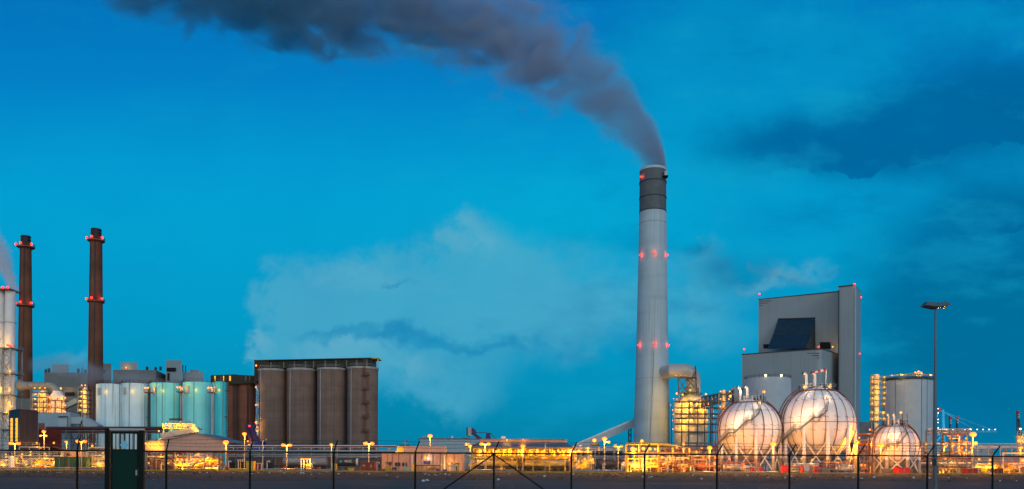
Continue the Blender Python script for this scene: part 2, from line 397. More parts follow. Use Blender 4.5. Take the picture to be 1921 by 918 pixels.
# ------------------------------------------------------------------ ground
asph = pmat('dark_asphalt', (.019, .022, .024), .75, var=.5, scale=.12, grain=.5)
soil = pmat('dark_gravelly_soil', (.024, .014, .011), .95, var=.45, scale=.5, grain=.45)
yard = pmat('yard_concrete', (.085, .075, .065), .85, var=.3, scale=.1)
g = MB(); g.add([(-9000, -300, 0), (9000, -300, 0), (9000, 20000, 0), (-9000, 20000, 0)], [(0, 1, 2, 3)]); tag(g.build('ground', asph), kind='structure')
g = MB(); n = 60
front_e = [(-160 + 320 * i / n, 84 + 5 * math.sin(i * .7) + 4 * math.sin(i * 1.9 + 1) + random.uniform(-2, 2)) for i in range(n + 1)]
g.add([(x, y, .02) for x, y in front_e] + [(x, 166.0, .03) for x, y in front_e], [(i, i + 1, n + 2 + i, n + 1 + i) for i in range(n)]); tag(g.build('soil_verge', soil), kind='structure')
g = MB(); g.add([(-400, 166.6, .15), (400, 166.6, .15), (500, 420, .15), (-500, 420, .15)], [(0, 1, 2, 3)]); tag(g.build('yard_pavement', yard), kind='structure')
g = MB().box(-260, 260, 166, 166.6, -.1, .42); tag(g.build('kerb', kerb_m), kind='structure')
# low gravel bank just in front of the kerb
g = MB(); vs = []; fs = []; nx = 300
for i in range(nx + 1):
    x = -140 + 280 * i / nx
    for k, (y, z) in enumerate(((156, .02), (160, .12), (163, .14), (166, .02))):
        vs.append((x, y + random.uniform(-.4, .4), z + random.uniform(-.1, .12) * (k in (1, 2))))
for i in range(nx):
    for k in range(3): fs.append((i * 4 + k, i * 4 + k + 4, i * 4 + k + 5, i * 4 + k + 1))
g.add(vs, fs); tag(g.build('gravel_bank', soil), kind='structure')

# worn tyre tracks and a patched strip on the asphalt
track_m = pmat('worn_tyre_track', (.034, .034, .034), .7, var=.5, scale=.6, grain=.3)
patch_m = pmat('fresh_asphalt_patch', (.011, .012, .013), .6, var=.3)
for j, y0 in enumerate((58.0, 60.1, 69.0, 71.1)):
    g = MB(); n = 90; vs = []
    for i in range(n + 1):
        x = -70 + 140 * i / n; y = y0 + 1.2 * math.sin(x * .05 + j // 2) + random.uniform(-.05, .05); w_ = .22 + .1 * math.sin(i * 1.7 + j)
        vs += [(x, y - w_, .004), (x, y + w_, .004)]
    g.add(vs, [(2 * i, 2 * i + 2, 2 * i + 3, 2 * i + 1) for i in range(n)]); tag(g.build('tyre_track_path', track_m), kind='structure')
for j in range(16):
    cx_, cy_ = random.uniform(-55, 60), random.uniform(54, 80); k = random.uniform(.8, 3.5)
    g = MB(); n = 14; g.add([(cx_ + k * random.uniform(.7, 1.2) * math.cos(2 * PI * i / n) * 1.6, cy_ + k * .8 * random.uniform(.7, 1.2) * math.sin(2 * PI * i / n), .008 + j * .0005) for i in range(n)], [tuple(range(n))]); tag(g.build('road_patch', patch_m), kind='structure')

# ------------------------------------------------------------------ smoke and steam: real volumes
def plume(name, label, D, pts, depth, dens, colr, nscale, flow=(1, 1, 1), absorb=None, edge=.6, fade=None, step=.5, nz=1.0, far=None):
    """pts: (px, py of the centre, half height in px) from the source outwards; the body is built D metres away"""
    m_ = M(D)
    P3 = sorted([(X(a, D, b), Z(a, b, D), h * m_) for a, b, h in pts])
    x0, x1 = P3[0][0], P3[-1][0]
    hm = max(p[2] for p in P3) * 1.35
    z0 = min(p[1] - p[2] * 1.35 for p in P3); z1 = max(p[1] + p[2] * 1.35 for p in P3)
    yd = min(depth, hm)
    o = MB().box(x0, x1, D - yd, D + yd, z0, z1)
    mt = bpy.data.materials.new(name + '_vapour'); mt.use_nodes = True; t = mt.node_tree; t.nodes.clear(); K = t.links.new
    def q(op, a, b=None, clamp=False):
        n = nd(t, 'ShaderNodeMath', operation=op); n.use_clamp = clamp
        for i, v in enumerate((a, b)):
            if v is None: continue
            if isinstance(v, (int, float)): n.inputs[i].default_value = v
            else: K(v, n.inputs[i])
        return n.outputs[0]
    ge_ = nd(t, 'ShaderNodeNewGeometry'); s = nd(t, 'ShaderNodeSeparateXYZ'); K(ge_.outputs['Position'], s.inputs[0])
    mp = nd(t, 'ShaderNodeMapping'); mp.inputs['Scale'].default_value = tuple(f / nscale for f in flow); K(ge_.outputs['Position'], mp.inputs[0])
    no = nd(t, 'ShaderNodeTexNoise'); no.inputs['Scale'].default_value = 1; no.inputs['Detail'].default_value = 5; no.inputs['Roughness'].default_value = .58; no.inputs['Distortion'].default_value = .6; K(mp.outputs[0], no.inputs['Vector'])
    no2 = nd(t, 'ShaderNodeTexNoise'); no2.inputs['Scale'].default_value = .33; no2.inputs['Detail'].default_value = 2; K(mp.outputs[0], no2.inputs['Vector'])
    wob = q('MULTIPLY', q('SUBTRACT', no2.outputs['Fac'], .5), nscale * .5)
    near = q('MULTIPLY', q('SUBTRACT', 1.0, q('DIVIDE', q('SUBTRACT', s.outputs[0], x0), x1 - x0)) if pts[0][0] > pts[-1][0] else q('DIVIDE', q('SUBTRACT', s.outputs[0], x0), x1 - x0), 5.0)
    near0 = near; near = q('ADD', q('MULTIPLY', near, 1.0, True), .30); near = q('MINIMUM', near, 1.0)     # turbulence grows with distance from the mouth
    wob = q('MULTIPLY', wob, near)
    tx = q('DIVIDE', q('SUBTRACT', q('ADD', s.outputs[0], wob), x0), x1 - x0, True)
    def curve(vals):
        lo, hi = min(vals), max(vals); hi = hi if hi > lo else lo + 1
        c = nd(t, 'ShaderNodeFloatCurve'); cp = c.mapping.curves[0].points
        for i, (p, v) in enumerate(zip(P3, vals)):
            xx = (p[0] - x0) / (x1 - x0); yy = (v - lo) / (hi - lo)
            if i == 0: cp[0].location = (xx, yy)
            elif i == len(P3) - 1: cp[len(cp) - 1].location = (xx, yy)
            else: cp.new(xx, yy)
        c.mapping.update(); K(tx, c.inputs['Value'])
        return q('ADD', q('MULTIPLY', c.outputs[0], hi - lo), lo)
    zc = curve([p[1] for p in P3]); rr = curve([p[2] for p in P3])
    dzz = q('DIVIDE', q('SUBTRACT', s.outputs[2], zc), rr)
    dyy = q('DIVIDE', q('SUBTRACT', s.outputs[1], D), q('MINIMUM', rr, q('MINIMUM', depth, q('ADD', depth * .2, q('MULTIPLY', near0, depth * .5)))))
    rad = q('SQRT', q('ADD', q('MULTIPLY', dzz, dzz), q('MULTIPLY', dyy, dyy)))
    body = q('ADD', q('SUBTRACT', 1.0, rad), q('MULTIPLY', q('MULTIPLY', q('SUBTRACT', no.outputs['Fac'], .52), 2.3 * nz), near))
    mr = nd(t, 'ShaderNodeMapRange', interpolation_type='SMOOTHSTEP'); K(body, mr.inputs[0]); mr.inputs[1].default_value = -.02; mr.inputs[2].default_value = edge; mr.inputs[4].default_value = dens
    d = mr.outputs[0]
    if fade: d = q('MULTIPLY', d, curve(list(reversed(fade)) if pts[0][0] > pts[-1][0] else fade))
    v = nd(t, 'ShaderNodeVolumePrincipled'); v.inputs['Color'].default_value = (*colr, 1); K(d, v.inputs['Density'])
    v.inputs['Anisotropy'].default_value = 0.0
    if far:     # teal of thin backlit smoke put into the colour away from the chimney
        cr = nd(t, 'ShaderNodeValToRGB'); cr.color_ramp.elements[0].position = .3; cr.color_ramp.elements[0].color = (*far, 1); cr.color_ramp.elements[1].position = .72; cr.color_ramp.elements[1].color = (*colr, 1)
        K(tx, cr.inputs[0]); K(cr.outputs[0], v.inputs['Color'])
    if absorb: v.inputs['Absorption Color'].default_value = (*absorb, 1)
    ou = nd(t, 'ShaderNodeOutputMaterial'); K(v.outputs[0], ou.inputs['Volume'])
    mt.cycles.volume_step_rate = step
    ob = o.build(name, mt, None, origin=(X(pts[0][0], D), D, 0)); tag(ob, label, 'smoke', None, 'stuff')
    return ob

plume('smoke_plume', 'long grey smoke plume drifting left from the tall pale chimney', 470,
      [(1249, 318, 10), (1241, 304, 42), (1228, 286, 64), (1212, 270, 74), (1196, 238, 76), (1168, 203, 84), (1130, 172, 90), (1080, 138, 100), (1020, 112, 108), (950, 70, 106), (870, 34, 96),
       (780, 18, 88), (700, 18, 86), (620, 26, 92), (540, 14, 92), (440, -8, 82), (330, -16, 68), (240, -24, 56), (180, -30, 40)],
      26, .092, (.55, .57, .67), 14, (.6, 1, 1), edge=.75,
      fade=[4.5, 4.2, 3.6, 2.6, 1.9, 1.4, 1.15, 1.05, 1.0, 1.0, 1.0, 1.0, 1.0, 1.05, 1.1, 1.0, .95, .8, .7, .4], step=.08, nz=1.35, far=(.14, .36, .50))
plume('steam_plume', 'pinkish white steam rising from the flue at the left edge', 300,
      [(34, 546, 3), (22, 530, 22), (12, 505, 34), (0, 480, 42), (-25, 455, 50), (-60, 430, 55)], 8, .35, (.99, .95, .95), 5, edge=.9, step=.1)
plume('low_steam', 'thin white steam drifting over the white tanks', 420,
      [(320, 722, 10), (250, 712, 22), (190, 706, 26), (130, 690, 34), (90, 682, 26), (55, 690, 18)], 14, .045, (.85, .83, .83), 12, edge=.9, step=.1, nz=.9)
plume('roof_steam', 'faint pale steam trailing above the power house roof', 570,
      [(1572, 548, 4), (1530, 538, 9), (1480, 522, 15), (1440, 510, 16), (1400, 500, 12)], 10, .022, (.85, .74, .74), 12, edge=.9, step=.1, nz=.8)
# ------------------------------------------------------------------ tall pale chimney
D = 470; m = M(D); cx = X(1222.5, D); zt = Z(1226, 319, D)
def zz(py, D=470, px=1224): return Z(px, py, D)
t = thing('industrial_chimney', 'tall pale concrete chimney with a dark grey top band, smoking', 'chimney', (cx, D, 0))
MB().lathe(cx, D, [(35.4 * m, 0), (34.2 * m, zz(830)), (32 * m, zz(740)), (29.6 * m, zz(650)), (27.6 * m, zz(560)), (26.2 * m, zz(483)), (25.2 * m, zz(400))], 64).build('shaft', stack_c, t)
MB().lathe(cx, D, [(25.0 * m, zz(400) + .05), (24.6 * m, zz(322))], 64).build('top_band', stack_cap, t)
MB().lathe(cx, D, [(24.9 * m, zz(323)), (24.9 * m, zz(318.5)), (22 * m, zz(318.5)), (22 * m, zz(330))], 64, cap=False).build('rim', stack_c, t)
for y in (344, 373, 399): MB().lathe(cx, D, [(24.8 * m, zz(y + 1)), (25.6 * m, zz(y + 1)), (25.6 * m, zz(y - 1)), (24.8 * m, zz(y - 1))], 64, cap=False).build('ring', stack_band, t)
for y, r in ((421, 25.8), (712, 31.4)): MB().lathe(cx, D, [(r * m - .3, zz(y + .5)), (r * m, zz(y + .5)), (r * m, zz(y - .3)), (r * m - .3, zz(y - .3))], 64, cap=False).build('joint_ring', grey_w, t)
MB().box(cx + 17 * m, cx + 22 * m, D - 26 * m, D - 17 * m, zz(338), zz(330)).build('service_box', galv, t)
MB().box(cx + 14 * m, cx + 24 * m, D - 27 * m, D - 14 * m, zz(340), zz(338.5)).build('service_platform', black_m, t)
MB().box(cx + 24 * m, cx + 26 * m, D - 20 * m, D - 17 * m, zz(709), zz(704)).build('hatch', dark_op, t)
for y, rr, an in ((336, 24.6, (-66, 66)), (482, 26.6, (-64, -3, 63)), (650, 29.9, (-64, 0, 62))):
    for a in an:
        rr2 = rr * m + .5
        bulb(t, (cx + rr2 * math.sin(R(a)), D - rr2 * math.cos(R(a)), zz(y)), .55, REDL, 800, 'warning_light')
g = MB(); 
for i in range(60): g.box(cx - .12, cx + .12, D - 36 * m, D - 24 * m, 0, .1) if False else None
pp = [(cx - 9 * m, D - 33.2 * m, zz(830)), (cx - 4 * m, D - 31.6 * m, zz(720)), (cx - 1 * m, D - 28.9 * m, zz(640)), (cx, D - 27.2 * m, zz(560))]
MB().path([(p[0], p[1] - .1, p[2]) for p in pp], .14, 6).build('ladder_line', grey_w, t)

# ------------------------------------------------------------------ two dark chimneys at the left
def dark_chimney(pc, ytop, yb1, yb2, rt, rb, lab):
    D = 440; m = M(D); cx = X(pc, D, 640)
    z = lambda y: Z(pc, y, D)
    t = thing('power_station_chimney', lab, 'chimney', (cx, D, 0), 'dark chimneys of the old power station')
    MB().lathe(cx, D, [(rb * m * 1.1, 0), (rb * m, z(740)), ((rt * .4 + rb * .6) * m, z(620)), (rt * m, z(yb1))], 40).build('shaft', brown_c, t)
    MB().lathe(cx, D, [(rt * .86 * m, z(yb1)), (rt * .84 * m, z(ytop))], 40).build('top_section', black_m, t)
    for r in range(3): MB().ring((cx, D, z(ytop + 2 + 5 * r)), rt * .87 * m, .16, 32).build('band', steel_d, t)
    for y in (yb1, yb2):
        k = rt if y == yb1 else rt * .75 + rb * .25
        p = MB().lathe(cx, D, [(k * m, z(y + 5)), (15.2 * m, z(y + 2)), (15.2 * m, z(y)), (k * m, z(y))], 32, cap=False)
        p.build('platform', rust, t)
        MB().rail([(cx + 15 * m * math.cos(a), D + 15 * m * math.sin(a), z(y)) for a in [2 * PI * i / 12 for i in range(13)]], 1.2, .1, 3).build('handrail', steel_d, t)
        for a in (-66, 0, 66): bulb(t, (cx + 15.6 * m * math.sin(R(a)), D - 15.6 * m * math.cos(R(a)), z(y) + .9), .62, REDL, 500, 'warning_light')
    for a in (-28, 18): MB().tube((cx + rb * 1.0 * m * math.sin(R(a)), D - rb * 1.02 * m * math.cos(R(a)), 2), (cx + rt * m * math.sin(R(a)), D - rt * 1.04 * m * math.cos(R(a)), z(yb1 + 5)), .3, 6).build('cable_duct', steel_d, t)
dark_chimney(47.5, 443, 463, 573, 9.6, 12.6, 'sooty brown chimney with red lights nearest the left edge flue')
dark_chimney(179.5, 430, 451, 565, 10.6, 13.4, 'taller sooty brown chimney rising behind the white tanks')

# ------------------------------------------------------------------ white twin flue in a lattice tower, left edge
D = 300; m = M(D); z = lambda y, px=15: Z(px, y, D)
t = thing('flue_tower', 'white twin flue stack inside a grey lattice tower at left edge', 'flue tower', (X(8, D), D, 0))
for pc, r in ((19, 9.5), (-2, 10)):
    x = X(pc, D, 660); MB().lathe(x, D, [(r * m, 1), (r * m, z(653)), (r * .95 * m, z(545))], 36).build('flue', white_m, t)
    MB().ring((x, D, z(606)), r * m + .05, .12, 32).build('seam_ring', galv, t)
x0, x1 = X(-18, D, 660), X(31, D, 660); y0, y1 = D - 3.6, D + 3.6
MB().box(x0, x1 - 2 * m, y0, y1, z(547), z(545)).build('top_platform', rust, t)
for a in (-8, 1, 9, 17, 26): bulb(t, (X(a, D, 545), y0 - .1, z(543.5)), .42, REDL, 60, 'warning_light')
for yy in (655, 702, 742, 775, 806):
    MB().box(x0 - 1, x1 + .5, y0 - .5, y1 + .5, z(yy + 1.2), z(yy)).build('platform', steel_g, t)
    MB().rail([(x0, y0 - .5, z(yy)), (x1 + .5, y0 - .5, z(yy)), (x1 + .5, y1, z(yy))], 1.1, .07).build('handrail', galv, t)
for cx_ in (x0, X(14, D, 700), x1):
    for yy in (y0, y1): MB().bar((cx_, yy, .1), (cx_, yy, z(653)), .38).build('column', galv, t)
g = MB(); lv = [z(y) for y in (655, 678, 702, 722, 742, 775, 806, 840, 880)]
for a, b in zip(lv, lv[1:]):
    for u0, u1 in ((x0, X(14, D, 700)), (X(14, D, 700), x1)):
        g.bar((u0, y0, a), (u1, y0, b), .22).bar((u1, y0, a), (u0, y0, b), .22).bar((u0, y0, a), (u1, y0, a), .24)
g.build('bracing', galv, t)
for px, y, c in ((27, 652, REDL), (31, 653, REDL), (36, 653, REDL)): bulb(t, (X(px, D, y), y0 - .8, z(y - 1)), .36, c, 0, 'warning_light')
for px, y in ((4, 656), (25, 655)): bulb(t, (X(px, D, y), y0 - .6, z(y - 5)), .28, YEL, 1800)
for px, y in ((32, 699), (10, 731), (31, 733), (2, 752), (30, 757), (34, 764), (8, 735), (36, 772), (25, 775)): bulb(t, (X(px, D, y), y0 - .5, z(y)), .34, YEL, 900)
# big horizontal duct to the scrubber
D2 = 302; dz0 = z(723); r = 7.6 * M(D2)
t = thing('flue_duct', 'pale grey flue duct from the lattice tower to the scrubber', 'duct', (X(80, D2), D2, 0))
pts = [(X(36, D2), D2, dz0), (X(47, D2), D2, dz0), (X(90, D2), D2, dz0)]
for i in range(1, 7):
    a = PI / 2 * i / 6; pts.append((X(90, D2) + 17 * M(D2) * math.sin(a), D2, dz0 - 17 * M(D2) * (1 - math.cos(a))))
MB().path(pts, [r * 1.6, r, r] + [r] * 6, 24).build('duct_run', pmat('dull_grey_duct', (.27, .27, .24), .6, var=.1), t)
for px in (55, 66, 77, 88): MB().path([(X(px, D2), D2 + (r + .03) * math.cos(2 * PI * i / 24), dz0 + (r + .03) * math.sin(2 * PI * i / 24)) for i in range(24)], .1, 6, True).build('flange', steel_g, t)
for px in (60, 78): MB().bar((X(px, D2), D2 - 1, .1), (X(px, D2), D2 - 1, dz0 - r), .35).build('support', steel_g, t)

# ------------------------------------------------------------------ old boiler house
D = 500
def bldg(mb, fp, ytop, D0=None, ybase=None):
    """prism over footprint [(px, D)], its top at photo height ytop above the first corner"""
    px0, d0 = fp[0]; zt = Z(px0, ytop, d0); zb = 0 if ybase is None else Z(px0, ybase, d0)
    return mb.prism([(X(a, d, ytop), d) for a, d in fp], zb, zt)
t = thing('boiler_house', 'long pale grey boiler house with stepped roof behind the tanks', 'building', (X(210, 500), 500, 0))
bldg(MB(), [(83, 495), (172, 495), (172, 540), (83, 540)], 699).build('west_hall', beige_w, t)
bldg(MB(), [(172, 505), (209, 505), (209, 540), (172, 540)], 682).build('stair_tower', beige_w, t)
bldg(MB(), [(212, 490), (293, 490), (326, 540), (212, 540)], 694).build('east_hall', beige_w, t)
bldg(MB(), [(311, 494), (341, 494), (341, 530), (311, 530)], 676).build('lift_tower', grey_w, t)
bldg(MB(), [(342, 498), (381, 498), (381, 530), (342, 530)], 698).build('annex', grey_w, t)
bldg(MB(), [(356, 505), (373, 505), (373, 520), (356, 520)], 693.5, ybase=699).build('roof_box', grey_w, t)
bldg(MB(), [(98, 505), (129, 505), (129, 525), (98, 525)], 684, ybase=700).build('roof_box', grey_w, t)
bldg(MB(), [(226, 500), (258, 500), (258, 525), (226, 525)], 680, ybase=696).build('roof_box', grey_w, t)
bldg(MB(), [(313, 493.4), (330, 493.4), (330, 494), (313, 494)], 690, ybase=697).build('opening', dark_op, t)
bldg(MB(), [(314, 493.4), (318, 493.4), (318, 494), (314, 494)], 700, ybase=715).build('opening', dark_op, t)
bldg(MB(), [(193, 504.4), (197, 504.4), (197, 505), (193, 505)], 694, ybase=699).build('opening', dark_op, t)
for px, y0, h in ((86, 699, 6), (92, 699, 8), (147, 699, 7), (160, 699, 5), (154, 699, 9), (343, 698, 13), (348, 698, 12), (276, 694, 6), (292, 694, 5), (301, 694, 6)):
    MB().tube((X(px, 515, y0), 515, Z(px, y0 + 1, 515)), (X(px, 515, y0), 515, Z(px, y0 - h, 515)), .35 if h > 8 else .8, 8).build('vent_pipe', steel_d, t)
bulb(t, (X(236, 499), 499.0, Z(236, 690, 499)), .4, YEL, 600)

# scrubber units in front of it
def platform_tower(name, label, px0, px1, ys, D, depth, lampc=YEL, nl=3, inner=cream, power=480, group=None, rail_m=galv):
    t = thing(name, label, 'process tower', (X((px0 + px1) / 2, D), D, 0), group)
    x0, x1 = X(px0, D, ys[0]), X(px1, D, ys[0]); w_ = x1 - x0
    zt = [Z(px0, y, D) for y in ys]
    for i, zk in enumerate(zt):
        MB().box(x0, x1, D, D + depth, zk - .25, zk).build('platform', steel_d, t)
        MB().rail([(x0, D, zk), (x1, D, zk)], 1.1, .08, 1.6).build('handrail', rail_m, t)
        for k in range(nl):
            xx = x0 + w_ * (k + .5) / nl + random.uniform(-.3, .3)
            zz_ = zk + 1.6 if i == 0 else zk + min(2.0, (zt[i - 1] - zk) * .6)
            bulb(t, (xx, D + .5, zz_), .24, lampc, power, off=(0, -.6, 0))
    for xx in (x0, (x0 + x1) / 2, x1):
        for yy in (D + .05, D + depth): MB().bar((xx, yy, .1), (xx, yy, zt[0]), .3).build('column', steel_g, t)
    if inner:
        MB().lathe((x0 + x1) / 2, D + depth * .55, [(w_ * .36, .2), (w_ * .36, zt[0] - .4), (w_ * .1, zt[0] + 1)], 24).build('vessel', inner, t)
    return t
platform_tower('process_tower', 'yellow lit four deck tower under the pale flue duct', 60, 88, (736, 745, 754, 764, 774), 296, 5)
platform_tower('process_tower', 'narrow yellow lit tower just left of the tall brown chimney', 146, 164, (731, 740, 749, 757, 766, 775), 292, 3.5, nl=2, power=420)
t = thing('scrubber_vessel', 'domed white scrubber vessel ringed by red brown platforms', 'vessel', (X(107, 300), 300, 0))
D = 300; m = M(D); x = X(107, D)
MB().lathe(x, D, [(14 * m, .2), (14 * m, Z(107, 745, D)), (9 * m, Z(107, 738, D)), (7.5 * m, Z(107, 734, D))], 32).build('shell', white_m, t)
for y in (752, 766, 778):
    MB().lathe(x, D, [(14 * m, Z(107, y + 1, D)), (19 * m, Z(107, y + 1, D)), (19 * m, Z(107, y, D)), (14 * m, Z(107, y, D))], 28, cap=False).build('platform', rust, t)
    MB().rail([(x + 19 * m * math.cos(PI + PI * i / 6), D + 19 * m * math.sin(PI + PI * i / 6), Z(107, y, D)) for i in range(7)], 1.1, .08).build('handrail', rust, t)
    for a in (-60, -15, 35, 75): bulb(t, (x + 18 * m * math.sin(R(a)), D - 18 * m * math.cos(R(a)), Z(107, y - 5, D)), .28, YEL, 500)
for px in (90, 100, 112, 124): MB().bar((X(px, D), D - 3, .1), (X(px, D), D - 3, Z(px, 752, D)), .28).build('column', rust, t)
t = thing('beige_plant_house', 'dim beige plant house with sloping gallery behind the scrubber', 'building', (X(135, 330), 330, 0))
bldg(MB(), [(110, 330), (146, 330), (150, 345), (110, 345)], 727).build('hall', beige_w, t)
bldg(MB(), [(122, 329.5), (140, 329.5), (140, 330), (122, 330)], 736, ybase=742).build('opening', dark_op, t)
MB().bar(P(122, 763, 322), P(146, 752, 322), 2.4, 2.0).build('sloping_gallery', cream, t)
bulb(t, P(114, 729, 328), .4, YEL, 1500)
t = thing('machine_hall', 'pale beige low hall behind the left process towers', 'building', (X(60, 340), 340, 0))
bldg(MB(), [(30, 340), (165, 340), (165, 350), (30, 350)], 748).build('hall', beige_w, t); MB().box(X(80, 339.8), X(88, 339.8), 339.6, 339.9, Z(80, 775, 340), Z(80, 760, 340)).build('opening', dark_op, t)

# ------------------------------------------------------------------ white and turquoise tanks
D = 290; m = M(D)
def silo_tank(pc, rpx, ytop, D, mat, lab, ladder=False, seams=(-35, 20), panel=True):
    m = M(D); r = rpx * m; cx = X(pc, D + r, 770); zt = Z(pc, ytop, D)
    t = thing('storage_tank', lab, 'tank', (cx, D + r, 0), 'painted tanks in a row'); cyy = D + r
    MB().lathe(cx, cyy, [(r, .15), (r, zt - .15), (r - .15, zt), (.1, zt + .5)], 48, cap=False).build('shell', mat, t)
    MB().rail([(cx + (r - .15) * math.cos(2 * PI * i / 20), cyy + (r - .15) * math.sin(2 * PI * i / 20), zt) for i in range(21)], 1.15, .07, 1.6).build('handrail', rust, t)
    for a in seams: MB().tube((cx + (r + .04) * math.sin(R(a)), cyy - (r + .04) * math.cos(R(a)), .3), (cx + (r + .04) * math.sin(R(a)), cyy - (r + .04) * math.cos(R(a)), zt - .1), .10, 6).build('downpipe', steel_g, t)
    if panel:
        a = R(-20); MB().box(cx + r * math.sin(a) - .55, cx + r * math.sin(a) + .55, cyy - r - .1, cyy - r * .9, zt - 4.2, zt - 1.6).build('hatch', galv, t)
        bulb(t, (cx + r * math.sin(R(14)), cyy - r - .12, zt - 3.1), .26, YEL, 110)
    if ladder:
        a = R(78); lx, ly = cx + (r + .3) * math.sin(a), cyy - (r + .3) * math.cos(a)
        g = MB()
        for k in range(int(zt)): g.ring((lx, ly - .35, k + .8), .4, .06, 8, 4)
        g.bar((lx - .3, ly, .2), (lx - .3, ly, zt + 1), .1).bar((lx + .3, ly, .2), (lx + .3, ly, zt + 1), .1)
        for k in range(3): g.box(lx - .9, lx + .9, ly - .9, ly, zt * (.3 + .3 * k), zt * (.3 + .3 * k) + .15)
        g.build('caged_ladder', rust, t)
    return t, cx, cyy, r, zt
silo_tank(206, 23.5, 719.5, 290, white_t, 'dirty white tank at the left end of the painted row', seams=(-60, 70), ladder=False)
silo_tank(255, 26.5, 718.5, 292, white_t, 'streaked white tank beside the turquoise ones, second from left', seams=(-50, 0, 60), ladder=True)
silo_tank(312, 29.5, 717.5, 290, turq_t, 'pale turquoise tank between the white tanks and the shed roof', seams=(-12, 10, 50), ladder=True)
silo_tank(372.5, 28.5, 716, 288, turq_t, 'pale turquoise tank above the gabled shed', seams=(-60, 5))
silo_tank(413, 13.6, 716, 284, turq_d, 'narrow deep turquoise tank at the right end of the painted row', seams=(-25, 40), ladder=True, panel=True)
# pipes and small platforms between the tanks
def riser(pxs, ytop, D, mat, lab, plat=True):
    t = thing('riser_stack', lab, 'pipework', (X(pxs[0], D), D, 0))
    for px in pxs: MB().tube((X(px, D), D, .1), (X(px, D, ytop), D, Z(px, ytop, D)), .22, 8).build('pipe', mat, t)
    if plat:
        zt = Z(pxs[0], ytop + 9, D); x0, x1 = X(pxs[0] - 7, D), X(pxs[-1] + 3, D)
        MB().box(x0, x1, D - 1.2, D + .8, zt - .3, zt).build('platform', rust, t); MB().rail([(x0, D - 1.2, zt), (x1, D - 1.2, zt)], 1.1, .08).build('handrail', rust, t)
        for px in (pxs[0] - 5, pxs[0]): bulb(t, (X(px, D), D - .8, zt + 1.5), .3, YEL, 900)
    return t
riser((279, 281.5), 727, 289, steel_d, 'dark pipe riser with red platform between white and turquoise tanks')
riser((339, 342), 726, 287, galv, 'pale pipe riser between the two pale turquoise tanks')
riser((397, 399), 727, 282, galv, 'pipe riser with lit platform beside the deep turquoise tank')

# ------------------------------------------------------------------ brown and grey concrete silos
def conc_silo(pc, rpx, ytop, D, mat, lab, tube=True, cap=True):
    m = M(D); r = rpx * m * 1.015; cx = X(pc, D + r, 770); zt = Z(pc, ytop, D); cyy = D + r
    t = thing('concrete_silo', lab, 'silo', (cx, cyy, 0), 'concrete silos in a row')
    MB().lathe(cx, cyy, [(r, 0), (r, zt)], 48).build('shell', mat, t)
    if cap: MB().lathe(cx, cyy, [(r + .02, zt - .9), (r + .22, zt - .8), (r + .22, zt + .05), (r, zt + .05)], 48, cap=False).build('rim', conc, t)
    if tube: MB().tube((cx - r * .62, cyy - r * .8, 0), (cx - r * .62, cyy - r * .8, zt), .16, 6).build('downpipe', galv, t)
    MB().rail([(cx + r * math.cos(PI + PI * i / 8), cyy + r * math.sin(PI + PI * i / 8), zt + .05) for i in range(9)], 1.2, .08).build('handrail', galv, t)
    return t, cx, cyy, r, zt
conc_silo(511.5, 26.0, 691, 342, silo_c, 'tall grey silo at the left end of the concrete row')
conc_silo(566.5, 26.8, 690, 338, silo_c, 'tall grey silo second from the left in the concrete row')
conc_silo(623, 27.5, 689, 334, silo_c, 'tall grey silo third from the left, left of the red ladder')
ts, cxs, cys, rs, zs = conc_silo(680.5, 28.4, 687, 330, silo_c, 'tall grey silo with the red zigzag ladder at the right end')
lg = MB(); lx = X(686, 329, 760); lyy = cys - rs - .35; prev = zs + 2
for k in range(7):
    zk = zs + 2 - (k + 1) * (zs - 2) / 7
    a, b = (lx - .9, lx + .6) if k % 2 else (lx + .6, lx - .9)
    lg.bar((b, lyy - .1, zk), (b, lyy - .1, prev + 1.0), .16).bar((b + .55, lyy - .1, zk), (b + .55, lyy - .1, prev + 1.0), .16)
    j = zk
    while j < prev: lg.bar((b, lyy - .1, j), (b + .55, lyy - .1, j), .09); j += .5
    lg.box(lx - 1.5, lx + 1.6, lyy - 1.1, lyy + .3, zk - .18, zk)
    lg.rail([(lx - 1.5, lyy - 1.05, zk), (lx + 1.6, lyy - 1.05, zk)], 1.1, .1, 1.2)
    prev = zk
lg.build('zigzag_ladder', rust, ts)
t = thing('silo_infill', 'dark infill wall in the gaps between the tall grey silos', 'wall', (X(600, 346), 346, 0))
for a, b in ((530, 548), (586, 602), (643, 660)): bldg(MB(), [(a, 347), (b, 347), (b, 350), (a, 350)], 696).build('infill_panel', silo_c2, t)
# gallery on top
t = thing('conveyor_gallery', 'dark olive conveyor gallery along the top of the grey silos', 'gallery', (X(600, 345), 345, 0))
def gal(px0, d0, y0a, y0b, px1, d1, y1a, y1b, dep, mat, nm, parent):
    a, b = (X(px0, d0, y0a), d0), (X(px1, d1, y1a), d1)
    za, zb, wa, wb = Z(px0, y0a, d0), Z(px0, y0b, d0), Z(px1, y1a, d1), Z(px1, y1b, d1)
    vs = [(a[0], a[1], zb), (b[0], b[1], wb), (b[0], b[1] + dep, wb), (a[0], a[1] + dep, zb), (a[0], a[1], za), (b[0], b[1], wa), (b[0], b[1] + dep, wa), (a[0], a[1] + dep, za)]
    return MB().add(vs, [(0, 3, 2, 1), (4, 5, 6, 7), (0, 1, 5, 4), (1, 2, 6, 5), (2, 3, 7, 6), (3, 0, 4, 7)]).build(nm, mat, parent)
gal(505, 346, 678.5, 692, 700, 334, 672.5, 688, 8, gallery_m, 'gallery_body', t)
gal(477, 347, 676.5, 721, 505, 345.6, 676, 694, 9, gallery_m, 'end_tower', t)
